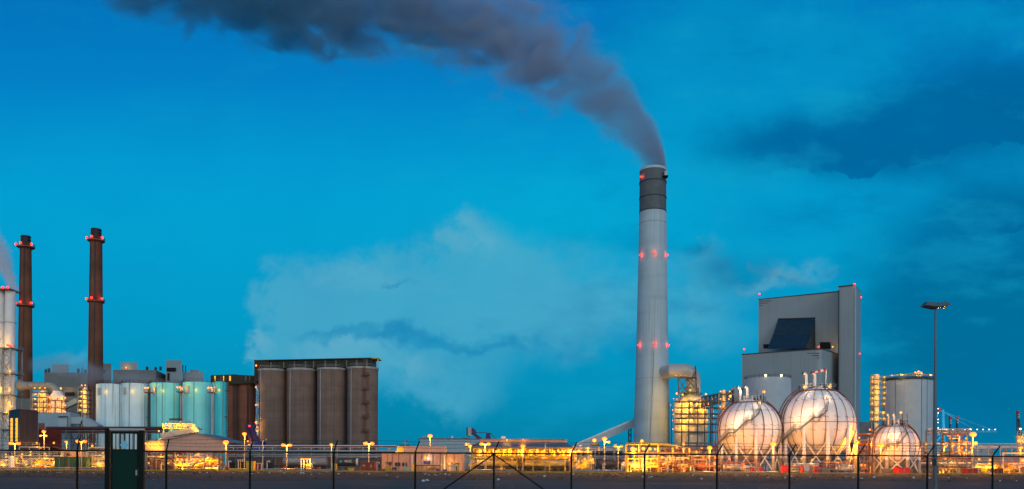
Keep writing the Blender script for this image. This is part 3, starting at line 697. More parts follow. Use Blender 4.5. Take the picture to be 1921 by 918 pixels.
gal(697, 332, 671.5, 673.2, 710, 330, 671, 673, 8, yellow_m, 'roof_edge', t)
gal(476, 346.5, 675.6, 677, 700, 333, 671.0, 672.6, 10, steel_d, 'roof', t)
for px in (507, 531, 551, 572, 587, 609, 629, 649, 668, 687):
    d0 = 346 - (px - 505) * 12 / 195 - .25; gal(px, d0, 679.8 - (px - 505) * .03, 691, px + 2.4, d0, 679.8 - (px - 505) * .03, 690, .3, gallery_l, 'pale_panel', t)
gal(708, 331, 673, 688, 710, 331, 673, 688, .4, galv, 'end_post', t)
bulb(t, P(480.5, 686, 344.5), .38, YEL, 300)
# lower brown block
t = thing('silo_block', 'brown concrete silo block with dark gallery beside the turquoise tanks', 'silo', (X(455, 352), 352, 0))
for pc, r, d in ((436, 11, 352), (462, 17, 352)): MB().lathe(X(pc, d + r * M(d), 770), d + r * M(d), [(r * M(d), 0), (r * M(d), Z(pc, 719, d))], 40).build('shell', silo_c2, t)
bldg(MB(), [(425, 356), (481, 356), (481, 366), (425, 366)], 718).build('wall', silo_c2, t)
gal(395, 350, 704, 719, 442, 350, 702.5, 720, 8, gallery_m, 'gallery_body', t)
gal(442, 350, 703, 720.5, 478, 351, 705, 719, 8, gallery_m, 'gallery_wing', t)
for px, w_ in ((402, 2), (413.5, 1.5), (418.5, 1.5), (430, 2.6), (460, 2), (467.5, 1.8)): gal(px, 349.7, 705.5, 714.5, px + w_, 349.7, 705.5, 714.5, .3, win_e if px in (402, 430, 418.5) else gallery_l, 'lit_panel' if px in (402, 430, 418.5) else 'pale_panel', t)
for px in (439, 443.5, 466): MB().tube((X(px, 351.2), 351.2, 0), (X(px, 351.2, 720), 351.2, Z(px, 720, 351.2)), .2, 6).build('downpipe', steel_d, t)
# lit lattice stair between
D = 343; t = thing('stair_tower', 'slim blue lattice stair tower with yellow lights between the silos', 'stair tower', (X(482, D), D, 0))
x0, x1 = X(480, D, 770), X(486.5, D, 770); zt = Z(480, 719, D)
for xx in (x0, x1):
    for yy in (D, D + 2): MB().bar((xx, yy, .1), (xx, yy, zt), .2).build('column', rust if xx == x0 else steel_b, t)
g = MB(); k = 0; zc = 1.0
while zc < zt - 2.5:
    g.bar((x0, D, zc), (x1, D, zc + 2.6), .16) if k % 2 else g.bar((x1, D, zc), (x0, D, zc + 2.6), .16)
    g.bar((x0, D, zc), (x1, D, zc), .16); g.rail([(x0, D, zc), (x1, D, zc)], 1.0, .06, 1); zc += 2.6; k += 1
g.build('stair_flights', galv, t)
for px, y in ((480.5, 727), (480.5, 760), (480, 793), (482, 792), (481.5, 802), (483, 809), (480, 816)): bulb(t, (X(px, D, y), D - .5, Z(px, y, D)), .3, YEL, 500)
# ------------------------------------------------------------------ power house (rotated block, right face visible)
def rounded(fp, i, n=6, k=.12):
    """footprint with corner i rounded"""
    a, b, c = Vector(fp[i - 1]), Vector(fp[i]), Vector(fp[(i + 1) % len(fp)])
    p, q = b + (a - b).normalized() * k, b + (c - b).normalized() * k
    arc = [tuple((1 - s) ** 2 * p + 2 * s * (1 - s) * b + s * s * q) for s in [j / n for j in range(n + 1)]]
    return fp[:i] + arc + fp[i + 1:]
def fpm(fp, y): return [(X(a, d, y), d) for a, d in fp]
t = thing('power_house', 'huge windowless grey power house with dark blue sloped roof recess', 'power house', (X(1500, 540), 540, 0))
f = rounded(fpm([(1392, 548), (1541, 520), (1577, 548), (1420, 580)], 700), 1, 8, 4.0)
zt = Z(1541, 655.5, 520); MB().prism(f, 0, zt).build('lower_block', grey_w, t)
MB().prism([(x, y) for x, y in rounded(fpm([(1391.5, 548), (1541.4, 519.6), (1577, 548), (1420, 580)], 655), 1, 8, 4.0)], zt, zt + .7).build('parapet', steel_b, t)
f = fpm([(1423, 572), (1574, 545), (1594, 575), (1440, 600)], 600)
zu = Z(1570, 548, 545); MB().prism(f, zt - 1, zu).build('upper_block', grey_w, t)
MB().prism(fpm([(1422.5, 572.4), (1574, 544.6), (1594, 575), (1440, 600)], 550), zu, zu + .7).build('parapet', steel_b, t)
f = rounded(fpm([(1572.5, 532), (1603, 526), (1614.5, 548), (1582, 556)], 690), 1, 6, 2.0)
zk = Z(1603, 535.5, 526); MB().prism(f, 0, zk).build('stair_tower', grey_w, t)
MB().prism(rounded(fpm([(1572.2, 531.6), (1603.3, 525.6), (1614.8, 548), (1582, 556)], 536), 1, 6, 2.0), zk, zk + .7).build('parapet', steel_b, t)
# the sloped roof rising from the lower block against the upper block
def upper_face(px): # depth of the upper block's front face at px
    return 572 - 27 * (px - 1423) / 151
def lower_d(px): return 548 - 28 * (px - 1392) / 149
A = P(1460, 599, upper_face(1460) - .4); B = P(1529, 597, upper_face(1529) - .4); Cc = P(1451, 626.5, upper_face(1451) - 7); Dd = P(1522, 624.5, upper_face(1522) - 7)
E = P(1439, 655, upper_face(1439) - 16); Fq = P(1511, 653.5, upper_face(1511) - 16)
B2 = P(1530, 655, upper_face(1530) - .4); G2 = P(1523, 655, upper_face(1523) - 2)
MB().add([A, B, Dd, Cc], [(0, 1, 2, 3)]).add([Cc + Vector((-.3, -.3, -.3)), Dd + Vector((.3, -.3, -.3)), Fq, E], [(0, 1, 2, 3)]).build('sloped_roof', hood_m, t)
MB().bar(Cc, Dd, .35).build('roof_step', steel_d, t)
MB().add([B, B2, Fq, Dd], [(0, 1, 2, 3)]).build('roof_cheek', steel_b, t)
MB().bar(A + Vector((-.3, -.2, .2)), B + Vector((.3, -.2, .2)), .5).build('roof_edge', steel_d, t)
def face_panel(a, b, y0, y1, dfun, mat, nm, dd=.35):
    p = [P(a, y1, dfun(a) - dd), P(b, y1, dfun(b) - dd), P(b, y0, dfun(b) - dd), P(a, y0, dfun(a) - dd)]
    k = Vector((.1, .3, 0)); return MB().add(p + [v + k for v in p], [(0, 1, 2, 3), (7, 6, 5, 4), (0, 4, 5, 1), (1, 5, 6, 2), (2, 6, 7, 3), (3, 7, 4, 0)]).build(nm, mat, t)
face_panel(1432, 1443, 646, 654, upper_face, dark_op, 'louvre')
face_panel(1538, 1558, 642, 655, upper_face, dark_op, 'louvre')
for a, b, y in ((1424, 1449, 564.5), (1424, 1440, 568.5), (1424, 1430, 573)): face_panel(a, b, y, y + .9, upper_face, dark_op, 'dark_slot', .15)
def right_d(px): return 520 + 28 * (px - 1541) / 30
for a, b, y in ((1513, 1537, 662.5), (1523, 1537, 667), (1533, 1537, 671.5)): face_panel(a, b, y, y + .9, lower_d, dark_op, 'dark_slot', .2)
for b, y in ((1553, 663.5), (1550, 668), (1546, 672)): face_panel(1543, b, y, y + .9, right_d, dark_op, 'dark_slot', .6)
MB().tube((X(1604, 526, 690), 525.6, 0), (X(1604, 526, 690), 525.6, zk - .5), .35, 8).build('corner_trim', grey_w2, t)
MB().bar((X(1571.5, 531), 530.5, 0), (X(1571.5, 531), 530.5, zk - 2), .5).build('joint', steel_d, t)
for px, y, d in ((1424.5, 551.6, 571), (1396, 655.3, 547), (1536, 651, 519.8), (1603, 533.5, 525), (1614.5, 558, 547), (1612.5, 664, 543)): bulb(t, P(px, y, d), .62, REDL, 0, 'warning_light')
bulb(t, P(1562, 651, 541), .5, YEL, 2600); bulb(t, P(1601, 766, 525), .1, YEL, 0)

# ------------------------------------------------------------------ flue gas plant between chimney and power house
D = 455; m = M(D)
t = thing('flue_gas_absorber', 'yellow lit absorber tower of many decks right of the pale chimney', 'absorber', (X(1296, D), D, 0))
cxa = X(1296, D, 790); z = lambda y: Z(1296, y, D)
MB().lathe(cxa, D, [(31 * m, .1), (31 * m, z(757)), (29 * m, z(752)), (17 * m, z(741)), (14 * m, z(738))], 40).build('shell', cream, t)
MB().lathe(cxa, D, [(31.4 * m, z(753)), (29.4 * m, z(751.6)), (17.4 * m, z(741)), (14.2 * m, z(738)), (14.2 * m, z(737))], 40, cap=False).build('cone_roof', silver, t)
for y in (738.5, 756, 767, 778, 786, 796.5, 811):
    rr = (21 if y < 745 else 37) * m
    if y < 745: MB().lathe(cxa, D, [(14.5 * m, z(y) - .3), (rr, z(y) - .3), (rr, z(y)), (14.5 * m, z(y))], 32, cap=False).build('platform', steel_b, t)
    else: MB().box(cxa - 38 * m, cxa + 46 * m, D - 36 * m, D - 30 * m, z(y) - .8, z(y)).build('platform', steel_b, t)
    yd = D - (36 * m if y > 745 else 0)
    if y > 745:
        MB().rail([(cxa - 38 * m, yd, z(y)), (cxa + 46 * m, yd, z(y))], 1.1, .09, 2).build('handrail', galv, t)
        for k in range(9 if y < 800 else 3):
            px = 1262 + k * 9.4 + random.uniform(-3, 3); bulb(t, (X(px, yd, y), yd + .9, z(y) + random.uniform(.9, 2.0)), random.uniform(.22, .4), YEL, 1300, off=(0, .6, .6))
for px in (1260, 1279, 1292, 1309, 1322, 1336): MB().bar((X(px, D - 11, 800), D - 36 * m, .1), (X(px, D - 11, 800), D - 36 * m, z(756)), .5).build('column', steel_d, t)
for px, y0, y1 in ((1268, 800, 768), (1302, 812, 779), (1316, 797, 767), (1286, 787, 757)): MB().path([(X(px, D), D - 33 * m, z(y0)), (X(px, D), D - 33 * m, z(y1)), (X(px + 9, D), D - 33 * m, z(y1))], .45, 8).build('pipe', silver, t)
for px, y in ((1275, 743), (1318, 742), (1264, 741), (1289, 735)): bulb(t, (X(px, D, y), D - 8, z(y)), .5, YEL, 2200)
bulb(t, (X(1290, D - 14), D - 14, z(805)), .2, YEL, 3500); bulb(t, (X(1313, D - 14), D - 14, z(790)), .2, YEL, 3000); bulb(t, (X(1270, D - 14), D - 14, z(772)), .2, YEL, 3000)
# duct from the absorber up and over to the chimney
t = thing('absorber_duct', 'thick pale duct bending from the absorber over to the chimney', 'duct', (X(1306, D), D, 0))
rd = 13.2 * m; xa = X(1300, D, 720); zb = z(740); zc = z(696); Rb = 17 * m
pts = [(X(1299, D), D, zb), (X(1299, D), D, zc - Rb)]
pts = [(X(1300, D), D, zb)] + [(X(1300, D) - Rb * (1 - math.cos(a)), D, zc - Rb + Rb * math.sin(a)) for a in [PI / 2 * i / 10 for i in range(11)]] + [(X(1262, D), D, zc), (X(1228, 471), 471, zc)]
MB().path(pts, rd, 28).build('duct_run', pmat('cream_grey_duct', (.42, .41, .39), .5, var=.08), t)
for i in range(1, 11, 1): 
    p = Vector(pts[i]); a = PI / 2 * (i - 1) / 10; nrm = Vector((-math.sin(a), 0, math.cos(a))); u = Vector((math.cos(a), 0, math.sin(a))); v = Vector((0, 1, 0))
    MB().path([p + (rd + .02) * (math.cos(2 * PI * k / 28) * u + math.sin(2 * PI * k / 28) * v) for k in range(28)], .09, 5, True).build('joint_ring', silver, t)
for px in (1262, 1271): bulb(t, (X(px, D, 707), D - 9, z(708)), .2, YEL, 900)
# dark lattice frame carrying it
t = thing('duct_frame', 'dark lattice frame holding up the pale duct', 'steel frame', (X(1285, D), D - 6, 0))
y0 = D - 5.2; xs = [X(1268, D, 720), X(1300.5, D, 720)]; zl = [z(711), z(738), z(757)]
for px, yt in ((1268, 711), (1300.5, 689), (1305.5, 729)): MB().bar((X(px + (3 if px < 1270 else 3), D), y0, z(757)), (X(px, D, yt), y0, z(yt)), .62).build('column', steel_b, t)
for y, w_ in ((711, .9), (730, .4), (738, .45)): MB().bar((xs[0], y0, z(y)), (xs[1], y0, z(y)), w_).build('beam', steel_b, t)
MB().bar((xs[0], y0, z(711)), (X(1284, D), y0, z(738)), .4).bar((xs[1], y0, z(711)), (X(1274, D), y0, z(738)), .4).bar((X(1284, D), y0, z(711)), (xs[0], y0, z(738)), .4).bar((X(1284, D), y0, z(711)), (X(1305, D), y0, z(738)), .4).bar((xs[0], y0, z(738)), (X(1301, D), y0, z(757)), .5).bar((X(1290, D), y0, z(738)), (X(1272, D), y0, z(757)), .5).bar((X(1294, D), y0, z(711)), (X(1301, D), y0, z(697)), .5).build('bracing', steel_b, t)
# truss gallery rising to the right, pipe column with lights
D = 430; t = thing('truss_gallery', 'dark truss conveyor rising towards the power house', 'conveyor', (X(1345, D), D, 0))
g = MB(); a0, a1 = P(1318, 745, D), P(1394, 730, D); b0, b1 = P(1318, 763, D), P(1394, 748, D)
for dy in (0, 3):
    k = Vector((0, dy, 0)); g.bar(a0 + k, a1 + k, .75).bar(b0 + k, b1 + k, .6)
    for i in range(10):
        s, s2 = i / 10, (i + 1) / 10; g.bar(a0.lerp(a1, s) + k, b0.lerp(b1, s) + k, .5); g.bar(a0.lerp(a1, s2) + k, b0.lerp(b1, s) + k, .35)
g.build('truss', steel_b, t)
for px in (1333, 1374): MB().bar((X(px, D), D + 1, .1), P(px, 750, D + 1), .7).build('support', steel_b, t)
MB().box(X(1377, 428), X(1390, 428), 428, 434, Z(1380, 760, 428), Z(1380, 726, 428)).build('transfer_house', grey_w, t)
D = 400; t = thing('pipe_column', 'pale yellow lit column with red and black decks left of spheres', 'process column', (X(1357, D), D, 0))
x = X(1357.5, D, 760); m = M(D)
MB().lathe(x, D, [(4.4 * m, .1), (4.4 * m, Z(1357, 733, D)), (3 * m, Z(1357, 731.6, D))], 24).build('shell', cream, t)
for y, c in ((740, steel_d), (754, steel_d), (768, rust), (782, steel_d), (797, rust), (812, steel_d)):
    MB().box(x - 12 * m, x + 13 * m, D - 3.5, D - 1, Z(1357, y, D) - .3, Z(1357, y, D)).build('platform', c, t); MB().rail([(x - 12 * m, D - 3.5, Z(1357, y, D)), (x + 13 * m, D - 3.5, Z(1357, y, D))], 1.1, .09).build('handrail', c, t)
    for dx_ in (-10, -4, 7): bulb(t, (x + (dx_ + random.uniform(-1, 1)) * m, D - 3.6, Z(1357, y - 4, D)), .32, YEL, 900)
bulb(t, P(1370, 743.5, D - 5), .65, YEL, 3000)
for px in (1346, 1370): MB().bar((X(px, D), D - 1.5, .1), (X(px, D), D - 1.5, Z(px, 740, D)), .35).build('column', steel_g, t)

# white tank behind the spheres
D = 320; m = M(D); r = 43 * m; cxw = X(1440, D + r, 760); zt = Z(1440, 707, D)
t = thing('storage_tank', 'large pale grey tank with railed roof behind the gas spheres', 'tank', (cxw, D + r, 0))
MB().lathe(cxw, D + r, [(r, .15), (r, zt), (.1, zt + .6)], 56, cap=False).build('shell', grey_w2, t)
MB().rail([(cxw + r * math.cos(2 * PI * i / 28), D + r + r * math.sin(2 * PI * i / 28), zt) for i in range(29)], 1.1, .11, 2).build('handrail', rust, t)
for a in (-12, 8): MB().box(cxw + r * math.sin(R(a * 2)) - .3, cxw + r * math.sin(R(a * 2)) + .3, D - .2, D + .3, zt + .2, zt + .9).build('roof_light', wht_e, t)
# large right silo with yellow lit column
D = 350; m = M(D); r = 46 * m; cxw = X(1702, D + r, 760); zt = Z(1702, 706.5, D)
t = thing('storage_tank', 'big pale cylindrical silo beside the lit lattice column', 'tank', (cxw, D + r, 0))
MB().lathe(cxw, D + r, [(r, .1), (r, zt)], 56).build('shell', grey_w2, t)
MB().lathe(cxw, D + r, [(r + .03, zt - 1.1), (r + .3, zt - 1.1), (r + .3, zt + .1), (r, zt + .1)], 56, cap=False).build('rim', steel_b, t)
for a in (-52, 5, 20): MB().tube((cxw + (r + .05) * math.sin(R(a)), D + r - (r + .05) * math.cos(R(a)), .2), (cxw + (r + .05) * math.sin(R(a)), D + r - (r + .05) * math.cos(R(a)), zt - 1), .12, 6).build('seam', steel_g, t)
MB().rail([(cxw + r * math.cos(2 * PI * i / 28), D + r + r * math.sin(2 * PI * i / 28), zt) for i in range(29)], 1.1, .1, 2).build('handrail', galv, t)
MB().bar(P(1658, 706, D), P(1716, 701, D + 6), .5).bar(P(1700, 702, D + 6), P(1746, 704, D + 4), .4).build('roof_walkway', steel_g, t)
MB().box(X(1716, D + 6), X(1727, D + 6), D + 5, D + 8, zt, Z(1720, 698, D + 6)).build('roof_machine', cream, t)
for px, y in ((1673, 704.5), (1747, 704), (1717, 699), (1723, 697), (1729, 701), (1690, 703)): bulb(t, P(px, y, D + 2), .34, YEL, 900)
D = 346; m = M(D); t = thing('lattice_column', 'bright yellow lit vessel in a dark lattice beside the big silo', 'process column', (X(1642, D), D, 0))
x = X(1642, D, 760)
MB().lathe(x, D, [(6.6 * m, .1), (6.6 * m, Z(1642, 704, D)), (6.0 * m, Z(1642, 703, D))], 28).build('shell', cream, t)
for y in (712, 721, 731, 741, 752, 762, 778, 790):
    MB().box(x - 14 * m, x + 16 * m, D - 2.2, D - 1.5, Z(1642, y, D) - .25, Z(1642, y, D)).build('platform', steel_b, t)
    MB().rail([(x - 14 * m, D - 2.3, Z(1642, y, D)), (x + 16 * m, D - 2.3, Z(1642, y, D))], 1.1, .08, 2).build('handrail', steel_g, t)
    for q in (-10, 12): bulb(t, (x + q * m, D - 2.4, Z(1642, y - 3 + random.uniform(-1, 1), D)), .26, YEL, 700)
    bulb(t, (x + random.uniform(-3, 3) * m, D - 3.6, Z(1642, y - 4, D)), .12, YEL, 900)
for px in (1629, 1635, 1655): MB().bar((X(px, D), D - 2, .1), (X(px, D, 740), D - 2, Z(px, 706, D)), .35).build('column', steel_b, t)
g = MB(); 
for a, b in zip((712, 731, 752, 778), (731, 752, 778, 812)):
    g.bar((X(1629, D), D - 2, Z(1629, a, D)), (X(1635, D), D - 2, Z(1635, b, D)), .2).bar((X(1649, D), D - 2, Z(1649, a, D)), (X(1656, D), D - 2, Z(1656, b, D)), .2)
g.build('bracing', steel_b, t)
D = 420; t = MB(); bldg(t, [(1612, D), (1634, D), (1634, D + 12), (1612, D + 12)], 791.5)
tag(t.build('block_house', steel_g, None, origin=(X(1623, D), D, 0)), 'plain dark grey block house behind the right gas sphere', 'building')

# ------------------------------------------------------------------ conveyor ramp by the chimney, low hall, loader, cranes
D = 482; t = thing('conveyor_ramp', 'enclosed pale conveyor ramp climbing right to the chimney', 'conveyor', (X(1140, D), D, 0))
a, b = P(1078, 842, D), P(1200, 790, D)
MB().bar(a, b, 5, 4.2).build('enclosure', grey_w2, t)
MB().bar(a + Vector((0, 0, 2.4)), b + Vector((0, 0, 2.4)), 5.2, .9).build('roof', silver, t)
for px in (1179, 1184): MB().bar((X(px, D), D, .1), P(px, 802, D), .5).build('support', steel_b, t)
g = MB()
for i, y in enumerate((806, 812, 818, 824, 830)): g.bar(P(1179, y, D), P(1184, y + (6 if i % 2 else 0), D), .35).bar(P(1184, y, D), P(1179, y + 6, D), .3)
g.build('bracing', steel_b, t)
D = 330; t = thing('warehouse', 'long low pale blue warehouse left of the yellow loading hall', 'building', (X(830, D), D, 0))
bldg(MB(), [(786, D), (900, D), (900, D + 25), (786, D + 25)], 823.5).build('wall', blue_w, t)
bldg(MB(), [(785, D - .4), (901, D - .4), (901, D + 26), (785, D + 26)], 822, ybase=823.6).build('roof', steel_g, t)
MB().box(X(793, D + 4), X(799, D + 4), D + 4, D + 6, Z(795, 823, D), Z(795, 816.5, D)).build('roof_unit', grey_w, t)
MB().lathe(X(848, D + 4), D + 4, [(.5, Z(848, 823, D)), (.5, Z(848, 819, D)), (.8, Z(848, 819, D)), (.8, Z(848, 818, D))], 12).build('roof_vent', silver, t)
MB().box(X(867, D + 4), X(880, D + 4), D + 4, D + 6, Z(870, 823, D), Z(870, 820, D)).build('roof_unit', steel_g, t)
D = 300; t = thing('loading_boom', 'violet blue loading boom cab above the low warehouse', 'loader', (X(880, D), D, 0))
def plate(a, mat, nm, dd): return MB().ext([(X(p, D + dd, q), Z(p, q, D + dd)) for p, q in a], D + dd, D + dd + .5).build(nm, mat, t)
plate([(875, 801.5), (883, 804), (883, 817), (880, 820), (875, 817.5)], purple_p, 'side_plate', 2)
plate([(885, 801.5), (893, 807), (893, 816), (899, 823), (896, 825), (885, 813)], purple_p, 'side_plate', 0)
MB().box(X(877, D), X(885, D), D + .6, D + 1.9, Z(880, 818, D), Z(880, 803, D)).build('cab', galv, t)
MB().bar(P(886, 812, D + 1), P(912, 832, D + 1), 1.2, 1.2).build('boom', purple_p, t)
MB().bar(P(893, 812, D + 1), P(913, 812, D + 1), .25).bar(P(919, 812, D + 1), P(930, 824, D + 1), .25).build('tie_rod', steel_d, t)
MB().ext([(X(912, D, 812), Z(912, 812, D)), (X(919, D, 812), Z(919, 812, D)), (X(921, D, 826), Z(921, 826, D)), (X(910, D, 826), Z(910, 826, D))], D + .5, D + 2).build('tower_head', purple_p, t)
for px in (908, 924): MB().bar((X(px, D), D + 1, .1), P(px, 826, D + 1), .6).build('leg', purple_p, t)
D = 322; t = thing('ship_loader', 'leaning violet steel loader in front of the concrete silos', 'loader', (X(478, D), D, 0))
MB().bar(P(464, 798, D), P(472, 836, D), 1.1).bar(P(471, 799, D), P(488, 838, D), 1.3).build('leg_frame', purple_p, t)
MB().bar(P(462, 798.5, D), P(480, 800, D), 1.4).build('head_beam', purple_p, t)
g = MB()
for i in range(7): g.bar(P(465 + i * 1.1, 801 + i * 5, D), P(473 + i * 2.3, 804 + i * 5, D), .35).bar(P(473 + i * 2.3, 804 + i * 5, D), P(466 + i * 1.1, 806 + i * 5, D), .3)
g.build('bracing', purple_p, t)
MB().box(X(471, D), X(492, D), D - 1, D + 5, .1, Z(480, 828, D)).build('machine_house', blue_p, t)
bulb(t, P(468, 799.5, D - 1), .4, REDL, 0, 'warning_light')
for px, y in ((465, 828), (467, 834)): bulb(t, P(px, y, D - 1.5), .35, SOD, 900)

# container cranes far behind the right end
def gantry(px, D, s, lab, jib):
    t = thing('container_crane', lab, 'crane', (X(px, D), D, 0), 'port cranes far behind the plant')
    zt = Z(px, 768, D)
    for dx_, dy_ in ((-12, 0), (12, 0), (-12, 25), (12, 25)): MB().bar((X(px, D) + dx_, D + dy_, .1), (X(px, D) + dx_ * .7, D + dy_, zt if dx_ > 0 else Z(px, 815, D)), 3.0).build('leg', crane_p, t)
    MB().bar((X(px, D) - 9, D, Z(px, 815, D)), (X(px, D) + 9, D, Z(px, 815, D)), 3).bar((X(px, D) - 9, D, Z(px, 840, D)), (X(px, D) + 9, D, Z(px, 840, D)), 3).bar((X(px, D) - 9, D, Z(px, 840, D)), (X(px, D) + 9, D, Z(px, 815, D)), 2).build('portal', crane_p, t)
    j = MB().bar((X(px - 8, D), D, Z(px, 811, D)), P(px + jib, 807 + 3, D), 3.6, 2.6)
    j.build('boom', crane_p, t)
    MB().bar(P(px + 4, 768, D), P(px + jib * .62, 806, D), 1.3).bar(P(px + 4, 770, D), P(px + jib * .95, 808, D), 1.2).bar(P(px + 4, 770, D), P(px - 8, 811, D), 1.3).build('stay', crane_p, t)
    MB().box(X(px + 2, D), X(px + 6, D), D - 2, D + 2, Z(px, 772, D), Z(px, 766, D)).build('apex', red_m, t)
    for k in range(10): bulb(t, P(px + 8 + k * (jib - 10) / 9.0, 806, D - 3), .62, WHT, 0)
    for y in (767, 775, 787, 793, 803): bulb(t, P(px + 3, y, D - 3), .6, WHT, 0)
    return t
_g = gantry(1757, 1150, 1, 'bright blue container crane with a row of lights on its boom', 112)
for px_, y_ in ((1752, 800), (1766, 785), (1764, 840)): light(_g, P(px_, y_, 1120), (.8, .95, 1), 34000, 3)
def far_mast(px, D, ytop, lab):
    t = thing('crane_mast', lab, 'crane', (X(px, D), D, 0), 'port cranes far behind the plant')
    MB().bar((X(px, D), D, .1), P(px, ytop, D), 2.2).build('mast', steel_b, t)
    MB().box(X(px - 2, D), X(px + 2, D), D - 2, D + 2, Z(px, ytop + 4, D), Z(px, ytop - 2, D)).build('mast_head', red_m, t)
    for k in range(3): MB().box(X(px - 1.6, D), X(px + 1.6, D), D - 2.2, D - 1, Z(px, ytop + 6 + 3 * k, D), Z(px, ytop + 4.8 + 3 * k, D)).build('white_band', white_m, t)
    return t
far_mast(1782, 1300, 783, 'dark crane mast with red head in the middle of the boom')
far_mast(1795, 1250, 782, 'dark crane mast with red head right of the middle one')
t = far_mast(1909, 1100, 773, 'leaning blue crane mast with banded head near the right edge')
MB().bar(P(1909, 776, 1100), P(1916, 822, 1100), 2.2).build('boom', steel_b, t); bulb(t, P(1914, 805, 1096), 1.2, WHT, 0)
# ------------------------------------------------------------------ gas spheres
def gas_sphere(pc, pyc, rpx, D, lab, ncol, stair, lamps, flag=False):
    m = M(D); c = P(pc, pyc, D); r = rpx * m
    t = thing('gas_sphere', lab, 'gas sphere', (c.x, D, 0), 'white gas spheres')
    MB().sphere(c, r, 64, 40).build('shell', sphere_m, t)
    MB().ring((c.x, D, c.z + .02), r + .03, .07, 64, 5).build('equator_pipe', rust, t)
    MB().ring((c.x, D, c.z - r * .62), r * .79 + .05, .05, 48, 5).build('lower_ring_pipe', rust, t)
    # deluge pipes down the meridians
    nm = 20
    for i in range(nm):
        a = 2 * PI * (i + .5) / nm
        pts = [(c.x + (r + .16) * math.cos(b) * math.cos(a), D + (r + .16) * math.cos(b) * math.sin(a), c.z + (r + .16) * math.sin(b)) for b in [R(68 - 118 * k / 12) for k in range(13)]]
        if math.sin(a) < .35:
            g = MB().path(pts, 0.055 if i % 5 else .10, 5)
            for k in (3, 6, 8): 
                p = Vector(pts[k]); s = Vector((-math.sin(a), math.cos(a), 0)) * .75; g.bar(p - s, p + s + Vector((0, 0, -.35)), .06)
            g.build('deluge_pipe', rust, t)
    # big side pipes hugging the silhouette
    for sgn in (-1, 1):
        for k, rr in ((0, .35), (1, .75)):
            pts = [(c.x + sgn * (r + rr) * math.cos(b), D - .6 + k * .9, c.z + (r + rr) * math.sin(b)) for b in [R(60 - 66 * j / 10) for j in range(11)]]
            pts += [(c.x + sgn * (r + rr), D - .6 + k * .9, .3)]
            MB().path(pts, .14, 6).build('side_pipe', rust, t)
    # legs
    for i in range(ncol):
        a = 2 * PI * (i + .37) / ncol
        lx, ly = c.x + (r - .25) * math.cos(a), D + (r - .25) * math.sin(a)
        lr = max(.34, r * .047)
        MB().lathe(lx, ly, [(lr, 3.6 if r > 6 else 3.2), (lr, c.z - .5), (lr * .3, c.z + .6)], 16).build('leg', sphere_m, t)
        MB().lathe(lx, ly, [(lr * 1.15, .1), (lr * 1.15, 3.6 if r > 6 else 3.2)], 16).build('leg_fireproofing', conc, t)
    for i in range(ncol):
        a, b = 2 * PI * (i + .37) / ncol, 2 * PI * (i + 1.37) / ncol
        p, q = Vector((c.x + (r - .25) * math.cos(a), D + (r - .25) * math.sin(a), .4)), Vector((c.x + (r - .25) * math.cos(b), D + (r - .25) * math.sin(b), .4))
        if (p.y + q.y) / 2 < D + r * .3:
            h = Vector((0, 0, c.z * .62)); MB().bar(p, q + h, .2).bar(q, p + h, .2).build('cross_brace', white_m, t)
    # crown platform
    zp = c.z + r * .93; rp = r * .50
    MB().lathe(c.x, D, [(rp * .55, zp - .1), (rp, zp - .1), (rp, zp - .28), (rp * .55, zp - .28)], 24, cap=False).build('crown_platform', rust, t)
    MB().rail([(c.x + rp * math.cos(2 * PI * i / 16), D + rp * math.sin(2 * PI * i / 16), zp) for i in range(17)], 1.15, .07, 1.2).build('handrail', galv, t)
    g = MB()
    for i in range(8):
        a = 2 * PI * i / 8; g.bar((c.x + rp * .97 * math.cos(a), D + rp * .97 * math.sin(a), zp - .2), (c.x + rp * .8 * math.cos(a), D + rp * .8 * math.sin(a), c.z + r * .84), .16)
    g.build('platform_bracket', rust, t)
    MB().lathe(c.x, D, [(r * .16, c.z + r * .97), (r * .16, zp + .7), (r * .19, zp + .7), (r * .19, zp + .9)], 16).build('manhole', galv, t)
    k = r / 8.6
    for dx_, h in ((-2.9 * k, 3.5 * k), (-.85 * k, 3.6 * k)):
        MB().path([(c.x + dx_, D - .6, zp), (c.x + dx_, D - .6, zp + h), (c.x + dx_ - .25, D - .6, zp + h + .35), (c.x + dx_ - .75 * k, D - .6, zp + h + .5)], .3 * k + .05, 10).build('relief_vent', white_m, t)
        MB().path([(c.x + dx_ - .7 * k, D - .6, zp + h + .48), (c.x + dx_ - .85 * k, D - .6, zp + h + .52)], .38 * k, 10).build('vent_mouth', steel_d, t)
    for dx_ in (-1.9, .3, 1.1, 1.8, 2.7):
        MB().tube((c.x + dx_ * k, D - 1.2, zp), (c.x + dx_ * k, D - 1.2, zp + random.uniform(.8, 1.7)), .16, 8).build('valve', random.choice([green_m, galv, white_m, rust]), t)
    for dx_ in (-3.6, 1.5, 3.3): MB().tube((c.x + dx_ * k, D - 1.6, zp), (c.x + dx_ * k, D - 1.6, zp + 2.6), .06, 6).build('antenna', steel_d, t)
    if flag:
        wx = c.x + 1.75 * k
        MB().tube((wx, D - .8, zp), (wx, D - .8, zp + 4.9 * k), .14, 8).build('windsock_pole', white_m, t)
        for i in range(5): MB().tube((wx - .15 - i * .62, D - .8, zp + 4.85 * k - i * .16), (wx - .77 - i * .62, D - .8, zp + 4.69 * k - i * .16), .36 - .03 * i, 10, .33 - .03 * i).build('windsock_band', red_m if i % 2 == 0 else white_m, t)
    # stair across the front
    sp_ = []
